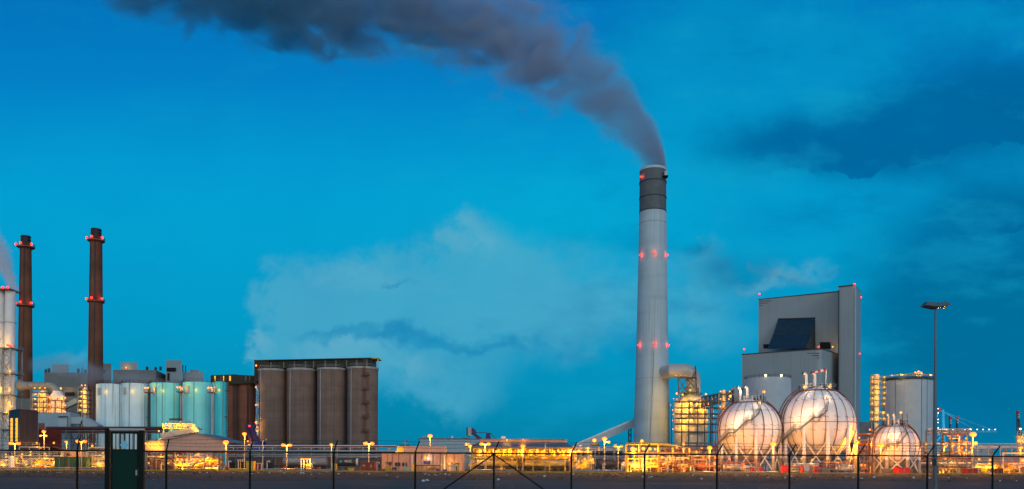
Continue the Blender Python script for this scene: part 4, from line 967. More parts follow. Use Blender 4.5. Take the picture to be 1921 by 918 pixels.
    for (px, py) in stair:
        q = P(px, py, D); rho2 = (q.x - c.x) ** 2 + (q.z - c.z) ** 2; rr = r + .9
        y = D - math.sqrt(max(rr * rr - rho2, .2)); mm = y / D
        sp_.append(Vector((q.x * mm, y, EYE + (q.z - EYE) * mm)))
    g = MB(); h = MB()
    for a, b in zip(sp_, sp_[1:]):
        for dy in (0, .85):
            k_ = Vector((0, dy, 0)); g.bar(a + k_, b + k_, .10, .30)
            for hh in (.55, 1.05): h.bar(a + k_ + Vector((0, 0, hh)), b + k_ + Vector((0, 0, hh)), .06)
            n = max(1, round((b - a).length / 1.0))
            for i in range(n + 1):
                p = a.lerp(b, i / n) + k_; h.bar(p, p + Vector((0, 0, 1.05)), .06)
        n = max(1, round((b - a).length / .35))
        for i in range(n): p = a.lerp(b, (i + .5) / n); g.bar(p, p + Vector((0, .85, 0)), .26, .05)
    g.build('stair_flight', steel_g, t); h.build('stair_rail', galv, t)
    g = MB()
    for p in sp_[1:-1]:
        d = (c - p).normalized(); g.bar(p + Vector((0, .4, 0)), p + d * 1.0 + Vector((0, .4, -.9)), .12)
    g.build('stair_bracket', steel_g, t)
    for (px, py, rad, pw) in lamps:
        q = P(px, py, D); rho2 = (q.x - c.x) ** 2 + (q.z - c.z) ** 2; rr = r + 1.0
        y = D - math.sqrt(max(rr * rr - rho2, .2)); mm = y / D; p = Vector((q.x * mm, y, EYE + (q.z - EYE) * mm))
        MB().tube(p - Vector((0, 0, .9)), p + Vector((0, 0, .1)), .05, 6).build('lamp_stem', galv, t)
        bulb(t, p + Vector((0, 0, .2)), rad, YEL, 0); light(t, p + Vector((0, -.6, .7)), (1, .70, .40), pw * .9)
    return t, c, r, zp
T1 = gas_sphere(1406, 808, 58, 192, 'white gas sphere nearest the yellow absorber, left of the largest sphere', 10,
    [(1345, 836), (1368, 812), (1379, 812), (1402, 789), (1411, 788), (1424, 775), (1428, 757)], [(1374, 802, .3, 1500), (1402, 782, .25, 900), (1424, 757, .2, 300), (1389, 740, .32, 500), (1433, 737, .34, 500)])
T2 = gas_sphere(1533, 795, 67.5, 190, 'largest white gas sphere, with a red and white windsock on top', 10,
    [(1463, 833), (1492, 805), (1502, 805), (1528, 783), (1538, 783), (1552, 770), (1554, 752)], [(1493, 795, .3, 1700), (1526, 774, .26, 1000), (1553, 747, .24, 300), (1509, 728, .34, 500), (1557, 727, .36, 500)], True)
T3 = gas_sphere(1679, 838, 42, 178, 'smallest white gas sphere, in front of the big pale silo', 7,
    [(1645, 857), (1668, 833), (1685, 833), (1700, 815), (1702, 800)], [(1672, 820, .32, 1500), (1657, 776, .26, 300), (1690, 776, .26, 300)])

# ------------------------------------------------------------------ lamp posts
def lamp_post(px, py, D, kind, lab, c=SOD, power=9000, rb=.42, extra=()):
    base = (X(px, D, py), D, .15); z = Z(px, py, D)
    t = thing('lamp_post', lab, 'lamp post', base, 'lit lamp posts in the plant')
    MB().tube((base[0], D, .1), (base[0], D, z - .1), .10, 10, .065).build('pole', galv, t)
    offs = (0,) if kind == 1 else (-.78, .78)
    MB().bar((base[0] + min(offs) - .1, D, z - .15), (base[0] + max(offs) + .1, D, z - .15), .12).build('arm', galv, t)
    for o in offs:
        h = MB().add([(base[0] + o + a * .38, D + b * .45, z + cc) for a, b, cc in ((-1, -1, .06), (1, -1, .06), (1, 1, .2), (-1, 1, .2), (-.8, -.5, .34), (.8, -.5, .34), (.8, .7, .36), (-.8, .7, .36))],
                     [(0, 3, 2, 1), (4, 5, 6, 7), (0, 1, 5, 4), (1, 2, 6, 5), (2, 3, 7, 6), (3, 0, 4, 7)]).build('lamp_head', lamp_body, t)
        b = MB().sphere((base[0] + o, D - .12, z - .05), rb * (1 if kind == 1 else .88), 14, 8, .72).build('bulb', EM[c], h)
    light(t, (base[0], D - 1.0, z - .5), c, power * 1.15, .6)
    for (qx, qy, cc, rr) in extra:
        p = P(qx, qy, D); MB().bar((base[0], D, p.z + .1), (p.x, D - .2, p.z + .1), .08).build('arm', galv, t); bulb(t, p + Vector((0, -.25, 0)), rr, cc, 1500)
    return t
LPS = [(28, 832, 172, 2, 'twin orange lamp post nearest the left edge, before the navy building', SOD, 6000, .50, ()),
 (83, 810, 180, 1, 'tall orange lamp post with two lower side lamps by the navy building', SOD, 7000, .40, ((77, 818, YEL, .22), (88, 818, YEL, .22))),
 (125, 829, 190, 1, 'small pale yellow lamp post between two orange ones at left', YEL, 3000, .34, ()),
 (153, 828, 174, 2, 'twin orange lamp post just left of the green gate', SOD, 6000, .48, ()),
 (424, 830, 176, 1, 'orange lamp post at the right corner of the gabled shed', SOD, 9000, .60, ()),
 (459, 814, 182, 1, 'tallest slim orange lamp post before the brown silo block', SOD, 8000, .50, ()),
 (538, 835, 178, 2, 'twin orange lamp post in front of the left grey silos', SOD, 9000, .48, ()),
 (622, 834, 196, 1, 'small pale yellow lamp post in front of the third grey silo', YEL, 3500, .40, ()),
 (692, 832, 176, 2, 'twin orange lamp post beside the red ladder silo', SOD, 10000, .52, ()),
 (807, 818, 215, 1, 'single orange lamp post standing behind the salmon building', SOD, 9000, .62, ()),
 (882, 837, 225, 1, 'pale yellow lamp post in front of the pale blue warehouse', YEL, 4000, .55, ((875, 834, YEL, .4),)),
 (910, 833, 176, 2, 'twin orange lamp post at the left end of the yellow loading hall', SOD, 11000, .55, ()),
 (981, 837, 178, 1, 'orange lamp post in front of the middle of the loading hall', SOD, 8000, .52, ()),
 (1103, 841, 196, 1, 'pale yellow lamp post right of the loading hall', YEL, 3500, .40, ()),
 (1134, 823, 180, 1, 'tall orange lamp post below the conveyor ramp', SOD, 9000, .56, ((1142, 830, YEL, .3),)),
 (1160, 837, 190, 2, 'twin orange lamp post just left of the pale chimney foot', SOD, 7000, .42, ((1160, 843, SOD, .35),)),
 (1282, 842, 184, 1, 'pale yellow lamp post right of the yellow pump shelter', YEL, 3500, .36, ()),
 (1331, 840, 176, 1, 'orange lamp post left of the first gas sphere', SOD, 17000, .56, ()),
 (1450, 833, 172, 1, 'bright orange lamp post between the two large gas spheres', SOD, 22000, .66, ()),
 (1608, 830, 184, 1, 'slim orange lamp post right of the largest gas sphere', SOD, 9000, .42, ()),
 (1652, 835, 168.5, 1, 'bright orange lamp post in front of the smallest gas sphere', SOD, 17000, .66, ()),
 (1771, 838, 190, 1, 'small orange lamp post right of the tall unlit mast', SOD, 5000, .42, ()),
 (1825, 815, 174, 1, 'tallest bright orange lamp post at the right, before the crane boom', SOD, 18000, .66, ((1829, 832, YEL, .38),)),
 (1914, 840, 182, 1, 'orange lamp post nearest the right edge', SOD, 6000, .45, ())]
for a in LPS: lamp_post(*a)
t = thing('lamp_post', 'unlit slim grey lamp post in front of the salmon building', 'lamp post', (X(760, 175, 850), 175, .15), 'unlit lamp posts')
def unlit(px, py, D, lab):
    t = thing('lamp_post', lab, 'lamp post', (X(px, D, py), D, .15), 'unlit lamp posts')
    z = Z(px, py, D); MB().tube((X(px, D, py), D, .1), (X(px, D, py), D, z), .09, 8, .06).build('pole', galv, t)
    MB().bar((X(px, D, py) - .5, D, z - .1), (X(px, D, py) + .5, D, z - .1), .1).build('arm', galv, t)
    for s in (-.5, .5): MB().ext([(X(px, D, py) + s - .28, z), (X(px, D, py) + s + .28, z), (X(px, D, py) + s + .2, z + .3), (X(px, D, py) + s - .22, z + .26)], D - .3, D + .3).build('lamp_head', lamp_body, t)
bpy.data.objects.remove(t)
unlit(760, 829, 172, 'unlit slim grey lamp post in front of the salmon building')
unlit(493, 826, 174, 'unlit slim grey lamp post in front of the dark tank wagon')
unlit(1023, 832, 174, 'unlit slim grey lamp post in front of the loading hall')

# ------------------------------------------------------------------ tank wagons
def tank_wagon(px0, px1, ytop, D, mat, lab, text=None, band=False, blue=False, stripe=None):
    m = M(D); x0, x1 = X(px0, D), X(px1, D); zc_t = Z((px0 + px1) / 2, ytop, D); zr = .2
    r = (zc_t - 1.35) / 2; zc = 1.35 + r; L_ = x1 - x0
    t = thing('tank_wagon', lab, 'rail wagon', ((x0 + x1) / 2, D, .15), 'tank wagons on the sidings')
    e = r * .38
    MB().lathe(D, zc, [(.05, x0 + .25), (r * .6, x0 + .35), (r * .9, x0 + .25 + e * .5), (r, x0 + .25 + e), (r, x1 - .25 - e), (r * .9, x1 - .25 - e * .5), (r * .6, x1 - .35), (.05, x1 - .25)], 28, 'x').build('tank', mat, t)
    MB().bar((x0, D - .9, 1.2), (x1, D - .9, 1.2), .18, .32).bar((x0, D + .9, 1.2), (x1, D + .9, 1.2), .18, .32).bar((x0, D - 1.2, 1.2), (x0, D + 1.2, 1.2), .2, .4).bar((x1, D - 1.2, 1.2), (x1, D + 1.2, 1.2), .2, .4).build('underframe', black_m, t)
    for xb in (x0 + 2.2, x1 - 2.2):
        bo = MB().box(xb - 1.5, xb + 1.5, D - 1.05, D - .85, .55, .95).box(xb - 1.5, xb + 1.5, D + .85, D + 1.05, .55, .95).box(xb - .25, xb + .25, D - .85, D + .85, .7, 1.04).build('bogie', black_m, t)
        for dx_ in (-.9, .9):
            g = MB()
            for yy in (-.75, .75): g.path([(xb + dx_, D + yy - .07, .61), (xb + dx_, D + yy + .07, .61)], .46, 16)
            g.path([(xb + dx_, D - .7, .61), (xb + dx_, D + .7, .61)], .08, 8); g.build('wheel', wheel_m, bo)
    MB().bar((x0 + 1, D, zc + r + .12), (x1 - 1, D, zc + r + .12), .7, .06).build('walkway', galv, t)
    xm = (x0 + x1) / 2
    MB().lathe(xm, D, [(.42, zc + r - .1), (.42, zc + r + .28), (.3, zc + r + .34)], 14).build('dome', mat, t)
    g = MB()
    for s in (-.22, .22): g.bar((xm + 1 + s, D - r - .12, 1.2), (xm + 1 + s, D - r * .45, zc + r + .1), .06)
    for k in range(7): a = k / 6; g.bar((xm + .78, D - r - .12 + a * (r * .55 + .12), 1.3 + a * (zc + r - 1.3)), (xm + 1.22, D - r - .12 + a * (r * .55 + .12), 1.3 + a * (zc + r - 1.3)), .05)
    g.build('ladder', galv, t)
    for xx in (x0, x1):
        g = MB()
        for yy in (-.88, .88): g.path([(xx, D + yy, 1.2), (xx + (-.45 if xx == x0 else .45), D + yy, 1.2)], [.1, .22], 10)
        g.build('buffer', black_m, t)
    if text: text_part(text, (x0 + L_ * .3, D - r - .05, zc + .15), 1.1, steel_d if mat is wag_w else tape_w, t)
    if blue: MB().ext([(x0 + L_ * .1, zc + .1), (x0 + L_ * .13, zc + .45), (x0 + L_ * .16, zc + .1), (x0 + L_ * .13, zc - .25)], D - r - .06, D - r - .02).build('emblem', crane_p, t)
    if band: 
        xx = x0 + L_ * .5; MB().lathe(D, zc, [(r + .03, xx - .3), (r + .04, xx - .3), (r + .04, xx + .3), (r + .03, xx + .3)], 28, 'x', False).build('band', white_m, t)
    MB().box(xm - 2.6, xm - 1.2, D - 1.0, D - .2, .55, 1.0).build('brake_cylinder', black_m, t)
    return t
DW = 226
tank_wagon(428, 516, 857.5, DW, wag_d, 'charcoal tank wagon with white lettering, farthest left on the siding', 'VTG')
tank_wagon(529, 616, 858, DW, wag_l, 'pale grey tank wagon with small white letters, second from left', 'GATX')
tank_wagon(630, 712, 859.5, DW, wag_d, 'charcoal tank wagon with a white band and blue emblem', 'NVS', True, True)
tank_wagon(892, 973, 862.5, DW, wag_w, 'cream tank wagon lit yellow at left under the loading hall')
tank_wagon(982, 1062, 862.5, DW, wag_w, 'cream tank wagon with dark lettering under the loading hall', 'EV70')
tank_wagon(1068, 1118, 862.5, DW, wag_b, 'short brown tank wagon behind the yellow stair')
tank_wagon(1121, 1178, 863.5, DW, wag_b, 'brown tank wagon left of the yellow pump shelter')
tank_wagon(1186, 1250, 864.5, DW, wag_b, 'brown tank wagon behind the yellow pump shelter')
g = MB()
for yy in (-.75, .75): g.bar((-150, DW + yy, .2), (60, DW + yy, .2), .08, .14)
rt = thing('railway_track', 'steel rails of the siding under the tank wagons', 'railway track', (X(760, DW), DW, .15))
g.build('rail', wheel_m, rt)
g = MB()
for i in range(300): g.box(-150 + .7 * i, -149.75 + .7 * i, DW - 1.3, DW + 1.3, .153, .19)
g.build('sleeper', conc, rt)

# ------------------------------------------------------------------ pipe racks
def pipe_rack(name, lab, px0, px1, D, levels, ncol, depth=3.0, colm=None, group=None):
    """levels: [(photo height, [(offset m, radius, material), ...]), ...]"""
    colm = colm or galv; pm = (px0 + px1) / 2
    t = thing(name, lab, 'pipe rack', (X(pm, D), D, .15), group or 'pipe racks across the plant')
    zt = max(Z(pm, y, D) for y, _ in levels)
    for i in range(ncol):
        px = px0 + (px1 - px0) * (i + .5) / ncol; x = X(px, D)
        g = MB().bar((x, D, .1), (x, D, zt), .26).bar((x, D + depth, .1), (x, D + depth, zt), .26)
        for y, _ in levels: g.bar((x, D, Z(px, y, D) - .28), (x, D + depth, Z(px, y, D) - .28), .2)
        g.build('trestle', colm, t)
    for y, pipes in levels:
        zl = lambda px: Z(px, y, D)
        for o, r, mt in pipes: MB().tube((X(px0, D), D + o, zl(px0) + r), (X(px1, D), D + o, zl(px1) + r), r, 8).build('pipe', mt, t)
        MB().bar((X(px0, D), D - .05, zl(px0) - .25), (X(px1, D), D - .05, zl(px1) - .25), .14, .2).build('beam', colm, t)
    return t
pipe_rack('pipe_rack', 'long two level pipe rack with a red top pipe before the grey silos', 426, 742, 236, [(838.5, [(.2, .14, rust), (.7, .22, white_m), (1.6, .3, silver), (2.3, .2, galv)]), (848, [(.3, .24, silver), (1.2, .28, white_m), (2, .2, rust)]), (855, [(.3, .2, silver), (1.3, .25, galv)])], 13)
pipe_rack('pipe_rack', 'two level pipe rack between the loading hall and the pump shelter', 1072, 1180, 238, [(840, [(.2, .2, silver), (.9, .2, white_m), (1.7, .26, galv)]), (844, [(.3, .18, white_m)]), (858, [(.3, .22, silver), (1.2, .24, steel_g)])], 6)
pipe_rack('pipe_rack', 'grey pipe rack between the salmon building and the loading hall', 872, 892, 240, [(839.5, [(.2, .2, rust), (.9, .2, galv)]), (844, [(.3, .2, galv)]), (855, [(.3, .25, silver)])], 2)
pipe_rack('pipe_bridge', 'long maroon pipe bridge at left in front of the painted tanks', 86, 312, 252, [(807, [(.2, .55, maroon), (1.4, .4, maroon)]), (812, [(.2, .35, maroon), (1.5, .4, steel_d)])], 9, 3.0, steel_g)
pipe_rack('pipe_rack', 'rusty pipe rack behind the feet of the first gas sphere', 1240, 1352, 212, [(838, [(.2, .15, rust), (1, .2, silver)]), (847, [(.3, .2, rust), (1.2, .2, galv)]), (857, [(.3, .2, rust), (1.2, .25, silver)])], 7)
pipe_rack('pipe_rack', 'pipe rack passing behind the gas spheres', 1350, 1640, 206, [(852, [(.2, .2, rust), (.8, .16, white_m), (1.6, .2, galv)]), (864, [(.3, .2, rust), (1.2, .2, silver)]), (871, [(.3, .2, galv)])], 14)
pipe_rack('pipe_rack', 'tall steel pipe rack right of the smallest gas sphere', 1742, 1822, 186, [(806, [(.2, .12, silver)]), (812, [(.2, .14, galv)]), (833, [(.2, .15, white_m), (1.1, .16, silver)]), (851, [(.3, .2, silver), (1.2, .2, rust)]), (865, [(.3, .2, rust), (1.3, .25, galv)])], 5, 3.0, steel_g)
pipe_rack('pipe_rack', 'low long pipe rack with thin pipes at the right edge', 1822, 1930, 196, [(834, [(.2, .14, silver)]), (840, [(.2, .16, white_m), (1, .15, galv)]), (862, [(.3, .5, conc), (1.6, .4, conc)]), (868, [(.3, .4, galv)])], 5)
pipe_rack('pipe_rack', 'pipe rack with rusty pipes right of the tall unlit mast', 1700, 1822, 178, [(861, [(.2, .16, rust)]), (870.5, [(.2, .18, white_m), (.9, .12, galv)]), (878, [(.3, .18, rust)])], 7, 2.0, steel_g)
pipe_rack('pipe_rack', 'low pipe rack running past the left lamp posts', -10, 200, 186, [(848, [(.2, .12, galv)]), (857, [(.2, .14, silver), (.9, .2, rust)]), (868, [(.3, .2, galv), (1.2, .15, silver)])], 9, 2.5, steel_g)
# low pipes along the front edge, on short stools
def low_pipe(px0, px1, D, py, mats, lab):
    t = thing('ground_pipeline', lab, 'pipeline', (X((px0 + px1) / 2, D), D, .15), 'low pipelines along the plant edge')
    for i, mt in enumerate(mats):
        MB().tube((X(px0, D), D + .5 * i, Z(px0, py, D)), (X(px1, D), D + .5 * i, Z(px1, py, D)), .15, 8).build('pipe', mt, t)
    g = MB(); n = max(2, int((px1 - px0) / 14))
    for i in range(n + 1):
        x = X(px0 + (px1 - px0) * i / n, D); g.box(x - .1, x + .1, D - .2, D + .5 * len(mats), .1, Z(px0, py, D) - .14)
    g.build('pipe_stool', galv, t)
low_pipe(-8, 196, 170, 878, [conc, silver, galv], 'low pale pipeline left of the gate')
low_pipe(430, 462, 170, 880.5, [yellow_m, silver], 'short yellow pipeline left of the yellow cabinet')
low_pipe(492, 570, 170, 880.5, [silver, galv], 'low silver pipeline right of the yellow cabinet')
low_pipe(574, 630, 170, 881.5, [silver], 'low single pipe under the pale grey wagon')
low_pipe(890, 972, 170, 882, [galv, silver], 'low pipeline in front of the lit loading hall')
low_pipe(1072, 1170, 170, 883, [silver, yellow_m], 'low pipeline in front of the brown wagons')
low_pipe(1292, 1460, 169.5, 886, [galv, rust, silver], 'low pipeline in front of the first gas sphere')
low_pipe(1465, 1622, 169.5, 888, [silver, galv], 'low pipeline in front of the largest gas sphere')
# ------------------------------------------------------------------ process skids: frame, vessels, pipework, lamps
def skid(name, lab, px0, px1, D, ytop, depth, seed, mats, lampc=YEL, nl=4, pw=900, floors=(.45, .95), frame=galv, nves=2, npipe=14, lr=.22, group=None, fence=True):
    rg = random.Random(seed); pm = (px0 + px1) / 2
    x0, x1 = X(px0, D), X(px1, D); H = Z(pm, ytop, D); w_ = x1 - x0
    t = thing(name, lab, 'process unit', ((x0 + x1) / 2, D, .15), group or 'process units between the tanks')
    nc = max(2, int(w_ / 3.2) + 1)
    for i in range(nc):
        x = x0 + w_ * i / (nc - 1)
        MB().bar((x, D, .1), (x, D, H * rg.choice((1, 1, .8, .95))), .17).build('column', frame, t); MB().bar((x, D + depth, .1), (x, D + depth, H), .17).build('column', frame, t)
    g = MB()
    for f in floors:
        z = H * f
        g.bar((x0, D, z), (x1, D, z), .15, .22).bar((x0, D + depth, z), (x1, D + depth, z), .15, .22)
        for i in range(nc): x = x0 + w_ * i / (nc - 1); g.bar((x, D, z), (x, D + depth, z), .12)
    for i in range(nc - 1):
        if rg.random() < .45: a, b = x0 + w_ * i / (nc - 1), x0 + w_ * (i + 1) / (nc - 1); g.bar((a, D, .2), (b, D, H * floors[0]), .1)
    g.build('framework', frame, t)
    for f in floors[:2]:
        MB().rail([(x0, D - .05, H * f + .1), (x1, D - .05, H * f + .1)], 1.0, .05, 1.5).build('handrail', frame, t)
    for i in range(nves):
        x = x0 + w_ * (i + .5 + rg.uniform(-.25, .25)) / max(1, nves); r = rg.uniform(.45, .95); yy = D + depth * .5; mt = rg.choice(mats)
        if rg.random() < .5:
            h = H * rg.uniform(.5, 1.0)
            MB().lathe(x, yy, [(r * .5, .3), (r, .8), (r, h - .4), (r * .6, h - .1), (.05, h)], 18).build('vessel', mt, t)
        else:
            l = min(w_ * .25, rg.uniform(1.4, 2.6)); zc = rg.uniform(1.2, 1.8)
            MB().lathe(yy, zc, [(.05, x - l - .3), (r * .8, x - l - .1), (r, x - l + .2), (r, x + l - .2), (r * .8, x + l + .1), (.05, x + l + .3)], 18, 'x').build('vessel', mt, t)
    for i in range(npipe):
        r = rg.choice((.07, .09, .12, .16)); yy = D + rg.uniform(-.2, depth); mt = rg.choice(mats + [galv, silver])
        a = x0 + rg.uniform(0, w_); b = min(x1, max(x0, a + rg.uniform(-3.5, 3.5))); z = H * rg.uniform(.12, .95); z2 = H * rg.uniform(.1, .9)
        k = rg.random()
        if k < .35: pts = [(a, yy, .15), (a, yy, z), (b, yy, z), (b, yy, z2)]
        elif k < .6: pts = [(x0, yy, z), (a, yy, z), (a, yy, z2), (x1, yy, z2)]
        elif k < .8: pts = [(a, yy, .15), (a, yy, z)]
        else: pts = [(a, yy, .15), (a, yy, z * .6), (a, yy + 1, z * .6 + .4), (b, yy + 1, z * .6 + .4), (b, yy + 1, .15)]
        MB().path(pts, r, 7).build('pipe', mt, t)
        if k < .5: MB().path([(a - .02, yy - .22, z * .5), (a + .02, yy - .3, z * .5)], .2, 10).build('valve_wheel', rg.choice((red_m, steel_d, blue_p)), t)
    for i in range(nl):
        x = x0 + w_ * (i + .5) / nl + rg.uniform(-.5, .5); f = rg.choice(floors)
        z = H * f - .35 if rg.random() < .6 else H * f + rg.uniform(.8, 1.3)
        bulb(t, (x, D - .1, z), lr * rg.uniform(.65, 1.1), lampc, pw * .36, off=(0, -.4, -.8))
    return t
MIX = [cream, steel_g, silver, rust, galv]
YM = [yellow_m, cream, silver, yellow_m]
RM = [rust, cream, orange_m, galv, rust]

# ------------------------------------------------------------------ left: navy building, pale blue hall, containers
D = 200; t = thing('control_building', 'dark navy building with two tall lit window slits at left', 'building', (X(45, D), D, 0))
bldg(MB(), [(17, 203), (37, 198), (71.5, 204), (71.5, 214), (17, 214)], 771).build('wall', navy, t)
bldg(MB(), [(16.6, 202.8), (37, 197.6), (72, 203.8), (72, 214.3), (16.6, 214.3)], 770, ybase=771).build('roof_edge', steel_d, t)
for a, b, d in ((19.6, 24, 202.3), (29, 33.2, 199.9)):
    f = bldg(MB(), [(a, d - .15), (b, d - 1.2), (b, d - .8), (a, d + .2)], 785, ybase=829).build('window', win_e, t)
    for k in range(5): MB().box(X(a, d), X(b, d), d - 1.3, d - .2, Z(a, 793 + k * 8, d), Z(a, 792.2 + k * 8, d)).build('glazing_bar', steel_d, f)
light(t, P(26, 815, 197), YEL, 500)
D = 262; t = thing('pale_blue_hall', 'pale blue clad hall with sloping conveyor gallery at left', 'building', (X(105, D), D, 0))
bldg(MB(), [(62, D), (132, D - 6), (150, D + 4), (150, D + 20), (62, D + 20)], 775.5).build('wall', blue_w, t)
bldg(MB(), [(110, D - 4.8), (126, D - 6.2), (126, D - 5.9), (110, D - 4.4)], 782.5, ybase=806).build('door_panel', grey_w2, t)
MB().bar(P(110, 782.3, D - 5.2), P(126, 782.0, D - 6.3), .35).build('door_lintel', steel_d, t)
g = MB(); g.bar(P(133, 789, D - 4), P(160, 789.5, D - 4), 3.4, 2.2).bar(P(159, 789, D - 4), P(186, 804, D - 4), 3.4, 2.2); g.build('conveyor_gallery', blue_w, t)
bldg(MB(), [(72, 243), (84, 243), (84, 246), (72, 246)], 794).build('rusty_tower', rust, t)
for px in (132, 150, 172): 
    MB().bar((X(px, 257), 257, .1), P(px, 793, 257), .3).build('support', rust, t)
MB().bar(P(132, 846, 257), P(150, 812, 257), .22).bar(P(150, 846, 257), P(132, 812, 257), .22).bar(P(150, 846, 257), P(172, 812, 257), .22).bar(P(172, 846, 257), P(150, 812, 257), .22).build('bracing', steel_g, t)
D = 205; t = thing('switch_house', 'dark red brown low building with a stair behind the left lamp posts', 'building', (X(100, D), D, 0))
bldg(MB(), [(72, D + 8), (116, D + 8), (116, D + 16), (72, D + 16)], 806).build('wall', maroon, t)
MB().box(X(72, D + 4), X(100, D + 4), D + 3, D + 8, Z(85, 838, D + 4) - .3, Z(85, 838, D + 4)).build('platform', steel_d, t)
g = MB().bar(P(100, 838, D + 3), P(128, 846, D + 3), 1.0, .25); g.rail([P(72, 838, D + 3), P(100, 838, D + 3), P(128, 846, D + 3)], 1.1, .08); g.build('sloping_walkway', rust, t)
bldg(MB(), [(76, D + 2), (116, D + 2), (116, D + 7), (76, D + 7)], 848).build('base_block', steel_d, t)
bulb(t, P(101, 831, D), .25, ORG, 500); bulb(t, P(77, 840, D), .2, ORG, 300)
def container(px0, px1, y0, D, mat, lab, depth=2.4, cat='container', group=None, frame=None, marks=None, doors=True):
    x0, x1 = X(px0, D), X(px1, D); z1 = Z((px0 + px1) / 2, y0, D)
    t = thing('shipping_container' if cat == 'container' else cat.replace(' ', '_'), lab, cat, ((x0 + x1) / 2, D, .15), group)
    MB().box(x0 + .05, x1 - .05, D + .05, D + depth - .05, .2, z1 - .05).build('body', mat, t)
    g = MB(); f = .14
    for x in (x0, x1):
        for y in (D, D + depth): g.bar((x, y, .15), (x, y, z1), f)
    for z in (.22, z1):
        for y in (D, D + depth): g.bar((x0 - f / 2, y, z), (x1 + f / 2, y, z), f)
        for x in (x0, x1): g.bar((x, D, z), (x, D + depth, z), f)
    g.build('frame', frame or mat, t)
    if doors:
        n = max(2, round((x1 - x0) / 1.2))
        for i in range(1, n): MB().bar((x0 + (x1 - x0) * i / n, D + .0, .3), (x0 + (x1 - x0) * i / n, D + .0, z1 - .1), .07).build('lock_bar', galv, t)
    if marks:
        for fx, txt in marks: text_part(txt, (x0 + (x1 - x0) * fx, D - .03, z1 * .68), z1 * .33, tape_w, t)
    return t
container(103, 119, 858, 176, cont_g, 'dark green container farthest left, below the pale cabin', group='green containers by the gate')
container(120.5, 138, 858, 176, cont_g, 'dark green container in the middle of the green row', group='green containers by the gate')
container(139, 160, 858, 176, cont_g, 'dark green container with a lamp, nearest the green gate', group='green containers by the gate')
t = container(119, 152, 846, 182, pink_w, 'pale pinkish cabin above the green containers', 3, 'site cabin', None, white_m, doors=False)
MB().box(X(124, 181.9), X(130, 181.9), 181.85, 181.95, Z(127, 856, 182), Z(127, 850, 182)).build('window', window_m, t)
t = container(115, 117.8, 846.5, 181.5, cream, 'narrow cream electrical cabinet beside the pale cabin', 1, 'electrical cabinet')
t = thing('gas_bottle_tank', 'white upright vessel behind the left low pipeline', 'vessel', (X(22, 178), 178, .15))
MB().lathe(X(22, 178), 178, [(.3, .15), (.62, .5), (.62, 2.9), (.4, 3.2), (.1, 3.35)], 20).build('shell', white_m, t); MB().tube((X(22, 178), 178, 3.3), (X(22, 178), 178, 4.1), .08).build('pipe', galv, t)
skid('process_unit', 'yellow lit pump unit nearest the left edge', -10, 17, 180, 862, 3, 3, MIX, YEL, 3, 1200)
skid('process_unit', 'low pale process unit left of the yellow pump house at left', 28, 58, 182, 853, 4, 5, MIX, YEL, 4, 700)
skid('process_unit', 'yellow lit pump house with two bright lamps left of the green containers', 60, 102, 178, 860, 4, 8, YM, YEL, 5, 1300, (.5, .98))
skid('process_unit', 'bright yellow white pipe unit between green containers and gate', 162, 198, 180, 846, 4, 12, [cream, white_m, yellow_m], YEL, 6, 1300, (.3, .6, .97))
skid('process_unit', 'pale platform unit beneath the dark navy building', 36, 74, 190, 838, 4, 61, MIX, YEL, 4, 600, (.5, .98))
skid('process_unit', 'brownish process unit below the maroon pipe bridge', 166, 204, 200, 838, 5, 19, [rust, steel_g, galv], YEL, 2, 600)

# ------------------------------------------------------------------ gabled shed
D = 196; t = thing('gabled_shed', 'mauve grey gabled shed open below, lit yellow inside', 'shed', (X(350, D), D, 0))
zb = Z(360, 848, D)
def zs_(px, py): return (X(px, D, py), Z(px, py, D))
MB().ext([zs_(309, 847.5), zs_(427, 849), zs_(427, 829), zs_(366, 813.5), zs_(309, 825)], D, D + .3).build('gable_wall', shed_w, t)
a = [P(306, 825.5, D - .4), P(366, 812.6, D - .4), P(430, 829, D - .4)]
g = MB()
for k in range(2):
    p, q = a[k], a[k + 1]; v = Vector((0, 16, 0)); th = Vector((0, 0, -.22)); e = Vector((-9.5, 16, -1.3)) if k == 0 else v
    vs = [p, q, q + v, p + v]; vs = vs + [x + th for x in vs]
    g.add(vs, [(0, 1, 2, 3), (7, 6, 5, 4), (0, 4, 5, 1), (1, 5, 6, 2), (2, 6, 7, 3), (3, 7, 4, 0)])
g.build('roof', roof_m, t)
# left wing wall, lit by two rows of round lamps
wl = [P(272, 827.5, D + 9), P(309, 825, D), P(309, 846, D), P(272, 846.5, D + 9)]
MB().add(wl + [v + Vector((.2, .25, 0)) for v in wl], [(3, 2, 1, 0), (4, 5, 6, 7), (0, 1, 5, 4), (1, 2, 6, 5), (2, 3, 7, 6), (3, 0, 4, 7)]).build('side_wall', pink_w, t)
rw = [P(268, 828, D + 9.5), P(309, 824.6, D - .3), P(340, 818, D + 8)]
MB().add(rw + [v + Vector((0, 0, -.2)) for v in rw], [(0, 1, 2), (5, 4, 3), (0, 3, 4, 1), (1, 4, 5, 2), (2, 5, 3, 0)]).build('side_roof', roof_m, t)
for i in range(5):
    s = .12 + i * .17
    for y, dz in ((0, 0), (1, 1)):
        p = wl[0].lerp(wl[1], s) + Vector((-.25, -.3, -.7)) if y == 0 else wl[3].lerp(wl[2], s) + Vector((-.25, -.3, 1.1))
        if y == 1 and i == 0: continue
        bulb(t, p, .26, YEL, 420, off=(-.3, -.4, -.5))
for px in (274, 292, 309, 327, 356, 384, 410, 427):
    for dd in (0, 12): MB().bar((X(px, D), D + dd + .2, .1), (X(px, D), D + dd + .2, zb), .22).build('column', steel_g, t)
